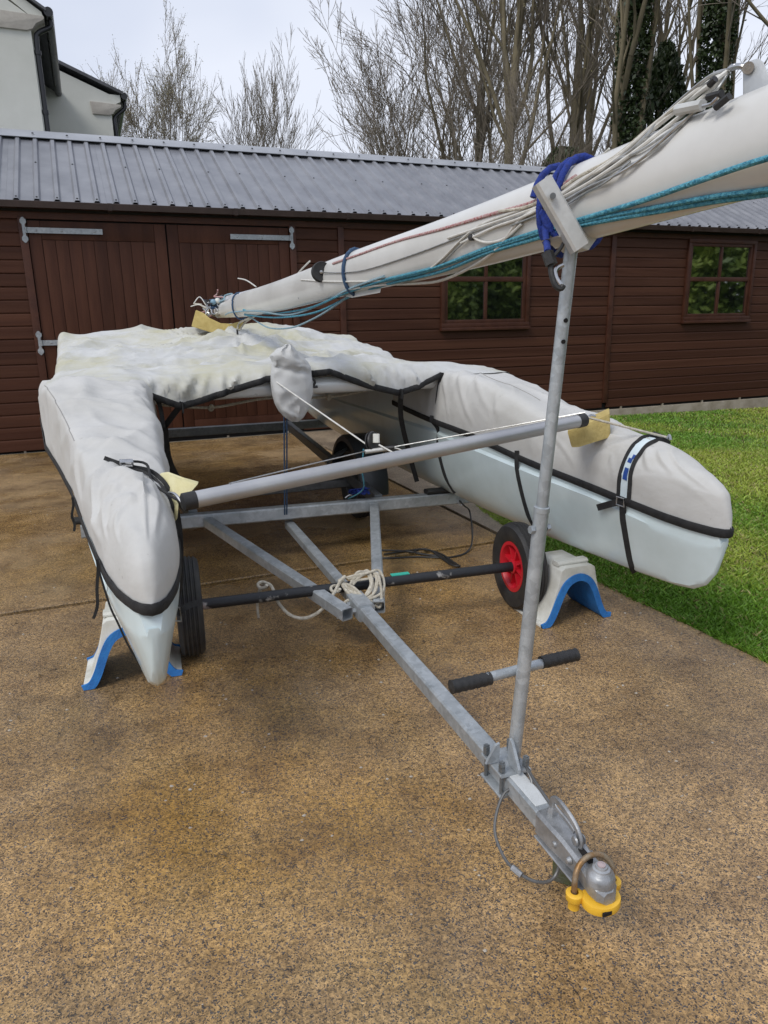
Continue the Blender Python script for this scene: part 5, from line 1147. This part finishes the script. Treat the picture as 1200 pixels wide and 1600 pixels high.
MB().tube(smoothpath([shR+np.array([0, 0, .01]), shR+np.array([0, 0, .03])+FW*.01, shR+FW*.02+np.array([0, 0, .012])], 5), .006, 8).build('deck_shackle', MT['steel'], cov)
o = MB().tube([e1+np.array([0, 0, .012]), shR+np.array([0, 0, .02])], .005, 7).build('rope', MT['rope_white'], None); tag(o, 'short white lanyard from the raised pole end to the bow shackle', 'rope')
MB().tube([shR+np.array([0, 0, .018])-FW*.03, shR+np.array([0, 0, .018])-FW*.075+np.array([0, 0, .006])], .011, 8).build('swage_sleeve', MT['black'], o)
# straps hanging down the right hull's inner side
def hangstrap(s0, z0, s1, w=.022, lc=HLr, sg=-1, dz=-.012):
    p0 = panel_pt(PR_, SR_, s0, 1.0, .012); strap([p0+np.array([0, 0, .03]), p0]+[hullpt(lc, s0+(s1-s0)*k, z, sg, dz) for k, z in zip(np.linspace(.2, 1, 5), np.linspace(p0[2]-.06, z0, 5))], w)
hangstrap(.98, .31, 1.02, .022); hangstrap(.12, .33, .16, .022)
p0 = TPn[-1][TJ1]; strap([p0+FW*.01+np.array([0, 0, .02]), cat(.79, .16, .93), cat(.80, .13, zb(.13)+.02)], .026)
jL = min(range(len(TPc)), key=lambda j: abs(TPc[j][0]+.67)); jR = min(range(len(TPc)), key=lambda j: abs(TPc[j][0]-.53))
a = TPn[-1][jR]; strap([a+FW*.01+np.array([0, 0, .02]), cat(.60, .05, .80), cat(.70, -.06, .56), cat(.78, -.12, .36)], .030)
a = TPn[-1][jL]; strap([a+FW*.01+np.array([0, 0, .02]), cat(-.76, .05, .83), cat(-.84, -.02, .70), cat(-.90, -.06, .58)], .030)
for q in (TPn[-1][jL], TPn[-1][jR]): MB().sqbar(q+FW*.012+np.array([0, 0, -.03]), q+FW*.012+np.array([0, 0, .025]), .05, .008, .003).build('strap_patch', MT['web'], cov)
# inner edge of the left hull cover: binding going down from the hem
a = TPn[-1][TJ0]; strap([a+FW*.01+np.array([0, 0, .01]), cat(-.775, .14, .98), cat(-.765, .15, .86), cat(-.765, .10, .80)], .022)
strap([cat(-.765, .10, .84), cat(-.75, -.02, .66), cat(-.70, -.12, .52), cat(-.64, -.2, .40)], .055, MT['web'])
# left bow: buckle, straps running to the inner side, dangling tails
bL = panel_pt(PL_, SL_, 1.52, .50, .012)
s3 = strap([panel_pt(PL_, SL_, 1.50, .40, .012)+np.array([0, 0, .004]), bL, panel_pt(PL_, SL_, 1.56, .66, .010), panel_pt(PL_, SL_, 1.62, .82, .010), panel_pt(PL_, SL_, 1.66, .97, .014), hullpt(-1.005, 1.66, .56, 1, .02, .010), hullpt(-1.005, 1.62, .46, 1, .02, .012)], .014)
strap([panel_pt(PL_, SL_, 1.53, .50, .010), panel_pt(PL_, SL_, 1.60, .64, .008), panel_pt(PL_, SL_, 1.68, .80, .008), panel_pt(PL_, SL_, 1.72, .95, .008)], .010)
for dx in (-.012, .008, .022): buckle(bL+FW*dx+np.array([0, 0, .010]), RT*.9+FW*.3, FW*.6+np.array([0, 0, .7]), .020, .012, .0035, MT['steel'], s3)
o = MB().tube(smoothpath([bL+np.array([0, 0, .015]), bL+RT*.06+np.array([0, 0, .0]), (bL+e0)/2+np.array([0, 0, .0]), e0], 5), .0045, 6).build('rope', MT['web'], None); tag(o, 'dark lanyard from the left bow buckle to the lower pole end', 'rope')
q = hullpt(-1.005, 1.66, .44, 1, .02, .02); buckle(q, FW*.5+RT*.8, np.array([0, 0, 1.0]), .014, .024, .003, MT['steel'], s3)
strap([q, q+RT*.03+np.array([0, 0, .02]), q+RT*.07+np.array([0, 0, .012])-FW*.04], .02)
def tailL(s, ln, sw):
    p = panel_pt(PL_, SL_, s, 0.0, .014); strap([p+np.array([0, 0, .03]), p, p+np.array([0, 0, -ln*.4])-RT*.01, p+np.array([0, 0, -ln*.75])-RT*sw*.5, p+np.array([0, 0, -ln])-RT*sw], .009)
tailL(1.80, .15, .03); tailL(1.12, .10, .01)
p = panel_pt(PL_, SL_, 1.78, 0, .012); strap([p]+[hullpt(-1.005, 1.80, z, -1, .02, .006) for z in (.56, .5, .42, .36)], .006)
# cord that lifts the cover's peak to the mast
pk_ = cat(-.05, -1.42, 1.315)
o = MB().tube(smoothpath([pk_+np.array([0, 0, -.005]), pk_+RT*.02+np.array([0, 0, .05]), far(390, 497, mdepth(385)-.05)], 5), .007, 7).build('cover_cord', MT['rope_white'], cov)
MB().tube(smoothpath([pk_+RT*.015+np.array([0, 0, -.005]), pk_+RT*.06+np.array([0, 0, .05]), far(398, 494, mdepth(385)-.05)], 5), .006, 7).build('cover_cord', MT['rope_white'], cov)
MB().sqbar(pk_-np.array([0, 0, .03]), pk_+np.array([0, 0, .004]), .03, .012, .003).build('peak_tab', MT['web'], cov)
MB().sweep(smoothpath([cat(-.62, -.55, tz(-.62, -.55)+.012), cat(-.55, -.60, tz(-.55, -.6)+.02), cat(-.46, -.58, tz(-.46, -.58)+.014)], 5), rrect(.012, .004, .001)).build('loose_tie', MT['web'], cov)
# ================================================================ ROPES ON TROLLEY AND GROUND
rp = thing('rope_coil', 'coiled off-white rope knotted round the trolley axle and drawbar', 'rope', dl(1.25)*np.array([1, 1, 0]))
def rp_add(px, r=.0065, h=None): MB().tube(smoothpath([far(x, y, d) for x, y, d in px], 6), r, 8).build('strand', MT['rope_white'], rp)
d0 = float((at(560, 905, .24)-CAM)@Fv)
rp_add([(405, 925, d0+.02), (412, 912, d0-.03), (424, 916, d0-.03), (434, 940, d0-.05), (452, 960, d0-.08), (475, 966, d0-.10), (500, 955, d0-.10), (520, 930, d0-.09), (532, 908, d0-.06), (540, 900, d0-.05)], .0075)
rp_add([(404, 965, d0), (402, 945, d0-.02), (405, 925, d0-.03), (416, 914, d0-.03)], .006)
Rr = random.Random(3)
for k in range(8):
    x0 = 530+Rr.uniform(-4, 10); x1 = 580+Rr.uniform(-8, 16)
    rp_add([(x0, 905+Rr.uniform(-6, 14), d0-.03), (x0+14, 918+Rr.uniform(-6, 16), d0-.10), (x0+32, 938+Rr.uniform(-12, 6), d0-.12), (x1, 935+Rr.uniform(-10, 8), d0-.11), (x1+6, 905+Rr.uniform(-6, 8), d0-.07), (x1-2, 893+Rr.uniform(-2, 4), d0-.03), (x1-18, 897+Rr.uniform(-4, 8), d0-.05), (x0+12, 905+Rr.uniform(-6, 10), d0-.05)], .006)
rp_add([(575, 938, d0-.12), (552, 936, d0-.12), (538, 942, d0-.13), (530, 955, d0-.13), (528, 966, d0-.12)], .007)
rp_add([(592, 900, d0-.08), (596, 925, d0-.11), (594, 948, d0-.12), (585, 945, d0-.13)], .006)
for q in ((524, 920), (410, 914)):
    MB().tube([far(q[0]+7*math.cos(a), q[1]+5*math.sin(a), d0-.09+.01*a) for a in np.linspace(0, 8, 22)], .007, 7).build('knot', MT['rope_white'], rp)
bc = thing('black_cord', 'black cord hanging from the hull pad and trailing over the concrete', 'cord', at(690, 870, 0))
MB().tube(smoothpath([cat(1.03, -.03, .235), cat(1.05, .02, .20), at(734, 800, .12), at(738, 840, .04), at(730, 862, .008), at(700, 871, .007), at(650, 870, .007), at(600, 872, .007), at(582, 866, .007), at(592, 860, .007), at(640, 862, .008), at(690, 872, .007), at(718, 884, .007)], 6), .0055, 7).build('cord', MT['black'], bc)
MB().tube(smoothpath([at(x, y, .010) for x, y in ((600, 866), (640, 860), (665, 858), (680, 864), (700, 876), (718, 885), (708, 878), (690, 866), (672, 860), (655, 858), (650, 864), (690, 869))], 6), .0055, 7).build('cord', MT['black'], bc)
MB().tube(smoothpath([at(x, y, .016) for x, y in ((676, 862), (690, 872), (705, 882), (716, 884), (704, 876), (694, 868))], 6), .0055, 7).build('cord', MT['black'], bc)
MB().tube([cat(1.0, -.03, .24), cat(1.03, .01, .2), cat(1.07, -.03, .235)], .003, 6).build('wire_hook', MT['steel'], bc)
# ================================================================ TREES
MT['bark'] = pm('bark', (.17, .14, .105), .9, 0, (.10, .082, .062), 5, .5, 18, stretch=(1, 1, .25))
MT['bark2'] = pm('olive_bark', (.20, .165, .10), .9, 0, (.12, .10, .062), 4, .5, 18, stretch=(1, 1, .25))
MT['twig'] = pm('twigs', (.23, .195, .15), .9, 0, (.17, .14, .11), 3)  # glare of the sky round the twigs is put into this paler colour
MT['bud'] = pm('spring_buds', (.32, .29, .13), .8, 0, (.24, .20, .12), 5)
MT['ivy'] = pm('ivy_leaf', (.045, .070, .018), .45, 0, (.022, .036, .012), 1.6)
MT['ivy_light'] = pm('young_leaf', (.16, .17, .03), .6, 0, (.10, .11, .02), 1.5)
MT['conifer'] = pm('conifer_leaf', (.22, .29, .04), .6, 0, (.08, .14, .025), 1.0)
def raw_mesh(name, V, F, mat):
    V = np.asarray(V, np.float32).reshape(-1, 3); F = np.asarray(F, np.int32); k = F.shape[1]
    me = bpy.data.meshes.new(name); me.vertices.add(len(V)); me.vertices.foreach_set('co', V.ravel())
    me.loops.add(F.size); me.loops.foreach_set('vertex_index', F.ravel()); me.polygons.add(len(F))
    me.polygons.foreach_set('loop_start', np.arange(len(F), dtype=np.int32)*k); me.polygons.foreach_set('loop_total', np.full(len(F), k, np.int32))
    me.polygons.foreach_set('use_smooth', np.ones(len(F), bool)); me.update(); me.materials.append(mat); return me
def seg_mesh(name, segs, sides, mat):
    A = np.array([s[0] for s in segs]); B = np.array([s[1] for s in segs]); ra = np.array([s[2] for s in segs]); rb = np.array([s[3] for s in segs])
    d = B-A; d /= (np.linalg.norm(d, axis=1, keepdims=True)+1e-9); ref = np.where(np.abs(d[:, 2:3]) > .9, np.array([[1.0, 0, 0]]), np.array([[0, 0, 1.0]]))
    x = np.cross(d, ref); x /= np.linalg.norm(x, axis=1, keepdims=True); y = np.cross(d, x); n = len(segs); V = np.empty((n, 2, sides, 3))
    for i in range(sides):
        a = 2*math.pi*i/sides; r = x*math.cos(a)+y*math.sin(a); V[:, 0, i] = A+r*ra[:, None]; V[:, 1, i] = B+r*rb[:, None]
    base = (np.arange(n)*2*sides)[:, None]; F = []
    for i in range(sides): j = (i+1) % sides; F.append(base+np.array([[i, j, sides+j, sides+i]]))
    return raw_mesh(name, V, np.concatenate(F, 1).reshape(-1, 4), mat)
def leaf_mesh(name, P, size, mat, seed=1):
    R_ = np.random.RandomState(seed); P = np.asarray(P); n = len(P); a = R_.normal(size=(n, 3)); a /= np.linalg.norm(a, axis=1, keepdims=True); b = np.cross(a, R_.normal(size=(n, 3))); b /= np.linalg.norm(b, axis=1, keepdims=True)
    s = (size*R_.uniform(.6, 1.4, n))[:, None]; V = np.stack([P-a*s, P+b*s*.55, P+a*s, P-b*s*.55], 1)
    return raw_mesh(name, V, np.arange(n*4).reshape(n, 4), mat)
def tree_segs(seed, H, trunk_r, fork_h, spread, levels, nb, up, twig_r, wig=.12, leader=True, l0=None, cl=1.0):
    Rn = np.random.RandomState(seed); thick = []; thin = []; tips = []
    def grow(p, d, ln, r, lev):
        n = 5 if lev == 0 else 4 if lev < 3 else 3; st = ln/n; pts = [(p, r, d)]
        for i in range(n):
            d = d+Rn.normal(0, wig*(1 if lev else .35), 3)+np.array([0, 0, up*(.10 if lev else .04)]); d /= np.linalg.norm(d)
            q = p+d*st; r2 = max(twig_r, r*(1-.42/n*1.3)) if lev < levels else max(twig_r*.7, r*(1-.5/n))
            (thick if r > .035 else thin).append((p, q, r, r2)); p = q; r = r2; pts.append((p, r, d))
        if lev >= levels: tips.append(p); return
        k = nb[min(lev, len(nb)-1)]
        for j in range(k):
            f = (fork_h+(1-fork_h)*(j+Rn.rand())/k) if lev == 0 else (.22+.78*(j+Rn.rand())/k); f = min(f, .999); i = f*n; a = int(i); t = i-a
            b0 = pts[a]; b1 = pts[min(a+1, n)]; bp_ = b0[0]*(1-t)+b1[0]*t; br = b0[1]*(1-t)+b1[1]*t; bd = b1[2]
            az = Rn.uniform(0, 6.283) if lev else j*2.4+Rn.uniform(-.5, .5)
            x = np.cross(bd, [.3, .9, .1]); x /= np.linalg.norm(x); y = np.cross(bd, x); side = x*math.cos(az)+y*math.sin(az); an = spread*Rn.uniform(.65, 1.25)*(1.15 if lev else 1.0)
            nd = bd*math.cos(an)+side*math.sin(an); nd += np.array([0, 0, up*.25]); nd /= np.linalg.norm(nd)
            ll = ln*(cl*Rn.uniform(.42, .68)*(1.25-.55*f) if lev == 0 else Rn.uniform(.40, .70)*(1.15-.4*f))
            grow(bp_, nd, ll, max(twig_r, br*Rn.uniform(.45, .68)), lev+1)
        if lev > 0:
            grow(p, d, ln*.5, max(twig_r, r*.8), lev+1)
    grow(np.zeros(3), np.array([0, 0, 1.0]), l0 or H*.8, trunk_r, 0)
    zs = np.array([s_[1][2] for s_ in thin]); kz = H/np.percentile(zs, 99.5)
    thick = [(a*kz, b*kz, c, d) for a, b, c, d in thick]; thin = [(a*kz, b*kz, c, d) for a, b, c, d in thin]; tips = [t*kz for t in tips]
    return thick, thin, tips
def make_tree_meshes(seed, bark='bark', buds=0, **k):
    th, tn, tips = tree_segs(seed, **k); mt = seg_mesh('trunk', th, 7, MT[bark]); mc = seg_mesh('crown', tn, 3, MT['twig']); mb_ = None
    if buds:
        Rn = np.random.RandomState(seed); P = []
        for t in tips:
            for q in range(buds): P.append(t+Rn.normal(0, .10, 3))
        mb_ = leaf_mesh('buds', P, .034, MT['bud'], seed)
    return mt, mc, mb_
def put_tree(meshes, loc, label, scale=1.0, rot=0.0, group=None, ivy=None, name='bare_tree', catg='tree'):
    o = thing(name, label, catg, loc, 0, group); o.rotation_euler = (0, 0, rot); o.scale = (scale,)*3
    for nm, me in zip(('trunk', 'crown', 'buds'), meshes):
        if me is not None:
            c = bpy.data.objects.new(nm, me); link(c); c.parent = o
            if nm == 'buds': c['kind'] = 'stuff'
    if ivy is not None:
        c = bpy.data.objects.new('ivy', ivy); link(c); c.parent = o; c['kind'] = 'stuff'
    return o
def ivy_mesh(seed, h, r0, r1, n, mat='ivy', size=.07, lump=1.0, h0=0):
    Rn = np.random.RandomState(seed); z = h0+(h-h0)*Rn.rand(n)**.85; a = Rn.uniform(0, 6.283, n)
    rr = (r0+(r1-r0)*z/h)*(1+lump*(fbm(z*1.3+seed, a*1.2)-.35))*Rn.uniform(.55, 1.1, n); rr = np.maximum(.1, rr)
    P = np.stack([np.cos(a)*rr, np.sin(a)*rr, z], 1); return leaf_mesh('ivy', P, size, MT[mat], seed)
GZ = -.42
def gp(x, depth):      # ground point straight below a picture column, at this distance
    P = far(x, 500, depth); return (P[0], P[1], GZ)
A1 = make_tree_meshes(11, buds=4, H=18, trunk_r=.17, fork_h=.55, spread=.50, levels=5, nb=[10, 5, 4, 3, 2], up=.26, twig_r=.013, wig=.06, cl=1.45)
A2 = make_tree_meshes(23, buds=0, H=18, trunk_r=.15, fork_h=.50, spread=.42, levels=5, nb=[10, 5, 4, 3, 2], up=.40, twig_r=.012, wig=.06, cl=1.35)
B1 = make_tree_meshes(35, 'bark2', H=20, trunk_r=.22, fork_h=.30, spread=.42, levels=5, nb=[7, 4, 4, 3, 2], up=.42, twig_r=.0085, wig=.09)
B2 = make_tree_meshes(47, 'bark2', buds=1, H=21, trunk_r=.22, fork_h=.35, spread=.38, levels=5, nb=[7, 4, 4, 3, 2], up=.45, twig_r=.0085, wig=.09)
B3 = make_tree_meshes(59, 'bark', H=14.5, trunk_r=.10, fork_h=.10, spread=.52, levels=5, nb=[10, 5, 4, 3, 2], up=.42, twig_r=.0085, wig=.08)
o = put_tree(A1, gp(285, 46), 'round-crowned bare tree with pale buds standing alone against the sky', 1.03, .4); o.scale = (.80, .80, 1.0)
o = put_tree(A2, gp(415, 52), 'bare tree with fine upright twigs beside the round-crowned budding tree', 1.08, 1.0); o.scale = (.92, .92, 1.08)
o = put_tree(A1, gp(158, 44), 'budding bare tree rising over the house gable verge', .88, 2.2); o.scale = (.6, .6, .90)
put_tree(A2, gp(520, 75), 'distant low bare tree at the edge of the open sky', 1.02, 3.0)
gB = 'bare woodland trees behind the shed'
put_tree(B3, gp(668, 30), 'many-stemmed bare tree at the open-sky edge of the woodland', 1.0, .3, gB)
put_tree(B3, gp(612, 36), 'slim bare tree leaning out beyond the woodland edge', .80, 2.1, gB)
put_tree(B3, gp(715, 27), 'tall forked bare tree just inside the woodland edge', 1.12, 4.0, gB)
put_tree(B1, gp(740, 31), 'bare tree standing behind the short ivy-clad stump-like trunk', .95, 1.2, gB)
iv1 = ivy_mesh(1, 6.2, .55, .50, 9000); iv2 = ivy_mesh(2, 11.5, .42, .36, 12000); iv3 = ivy_mesh(3, 5.5, .8, .6, 9000, 'ivy', .075, 1.5)
put_tree(B2, gp(785, 25), 'ivy-clad bare tree with dense ivy on the lower trunk only', .95, 2.6, gB, iv1)
put_tree(B1, gp(868, 26), 'bare tree with a leaning olive trunk between two ivy-clad ones', 1.0, 3.3, gB)
put_tree(B2, gp(905, 32), 'bare tree standing further back in the woodland', 1.05, 5.0, gB)
put_tree(B2, gp(962, 22), 'tall bare tree with its whole trunk wrapped in dark ivy', .95, .8, gB, iv2)
put_tree(B1, gp(1030, 27), 'bare tree beside the dark evergreen bush', 1.0, 5.4, gB)
put_tree(B2, gp(1082, 21), 'ivy-wrapped bare trunk beside the thick brown trunk', .9, 3.6, gB, iv2)
put_tree(B1, gp(1175, 19), 'thick brown bare trunk beyond the mast fitting', 1.0, 2.0, gB)
put_tree(B1, gp(1290, 23), 'bare tree standing past the mast fitting, outermost of the woodland', 1.0, 4.4, gB)
put_tree(B3, gp(830, 22), 'small bushy bare tree low behind the roof ridge', .62, 1.7, gB, iv3)
put_tree(B3, gp(930, 24), 'low bare sapling tangled at the foot of the ivy trunks', .66, 4.9, gB, iv3)
# dark evergreen bush between the trunks
def bush(n, rx, h, seed, mat, size):
    Rn = np.random.RandomState(seed); z = Rn.rand(n)*h; a = Rn.uniform(0, 6.283, n); k = z/h; prof = np.sin(np.pi*np.clip(k*.9+.08, 0, 1))**.7
    rr = rx*prof*(.55+.8*fbm(a*1.6+seed, z*.9))*Rn.uniform(.45, 1.05, n)**.5; return leaf_mesh('crown', np.stack([np.cos(a)*rr, np.sin(a)*rr, z], 1), size, MT[mat], seed)
def put_bush(loc, label, me, h, scale=1, name='evergreen_tree'):
    o = thing(name, label, 'tree', loc); o.scale = (scale,)*3
    c = bpy.data.objects.new('crown', me); link(c); c.parent = o; c['kind'] = 'stuff'
    t = seg_mesh('trunk', [((0, 0, 0), (0, 0, h*.8), .14, .04)], 8, MT['bark']); c = bpy.data.objects.new('trunk', t); link(c); c.parent = o; return o
bm1 = bush(14000, 1.6, 7.6, 3, 'ivy', .10); bm2 = bush(9000, 1.5, 5.0, 8, 'ivy', .10)
put_bush(gp(1010, 24), 'dark evergreen tree filling the gap between the ivy trunks', bm1, 7.6, 1.38).scale = (.72, .72, 1.3)
put_bush(gp(1130, 22), 'dark evergreen bush at the foot of the brown trunk', bm2, 5, 1.45).scale = (.8, .8, 1.3)
put_bush(gp(870, 23), 'low ivy-dark evergreen just above the roof ridge', bm2, 5, 1.35)
put_bush(gp(760, 27), 'rounded dark evergreen behind the short ivy trunk', bm2, 5, 1.35)
# the garden hedge opposite the shed (seen mirrored in its windows)
cm = bush(12000, 1.9, 5.2, 21, 'conifer', .13)
for x, y, k, lb in ((9.5, 1.2, .9, 'small bushy green tree on the lawn, closest to the driveway'), (11.6, -1.4, 1.0, 'bushy green tree between the small lawn tree and the taller hedge trees'), (13.6, .6, 1.1, 'bushy green hedge tree mirrored in the panes nearer the doors'), (15.2, 4.0, 1.0, 'bushy green hedge tree facing the far shed window'), (17.0, 7.4, 1.05, 'bushy green hedge tree beside the far end of the shed'), (13.0, -4.2, 1.1, 'bushy green hedge tree standing furthest from the shed'), (18.4, 3.2, 1.2, 'tall bushy green tree behind the hedge facing the far window'), (16.0, -2.4, 1.2, 'tall bushy green tree behind the middle of the hedge'), (20.5, 8.6, 1.2, 'tall bushy green tree behind the hedge beyond the shed end')):
    o = put_bush((x, y, -.45), lb, cm, 5.2, k, 'garden_tree'); o['group'] = 'garden trees mirrored in the windows'
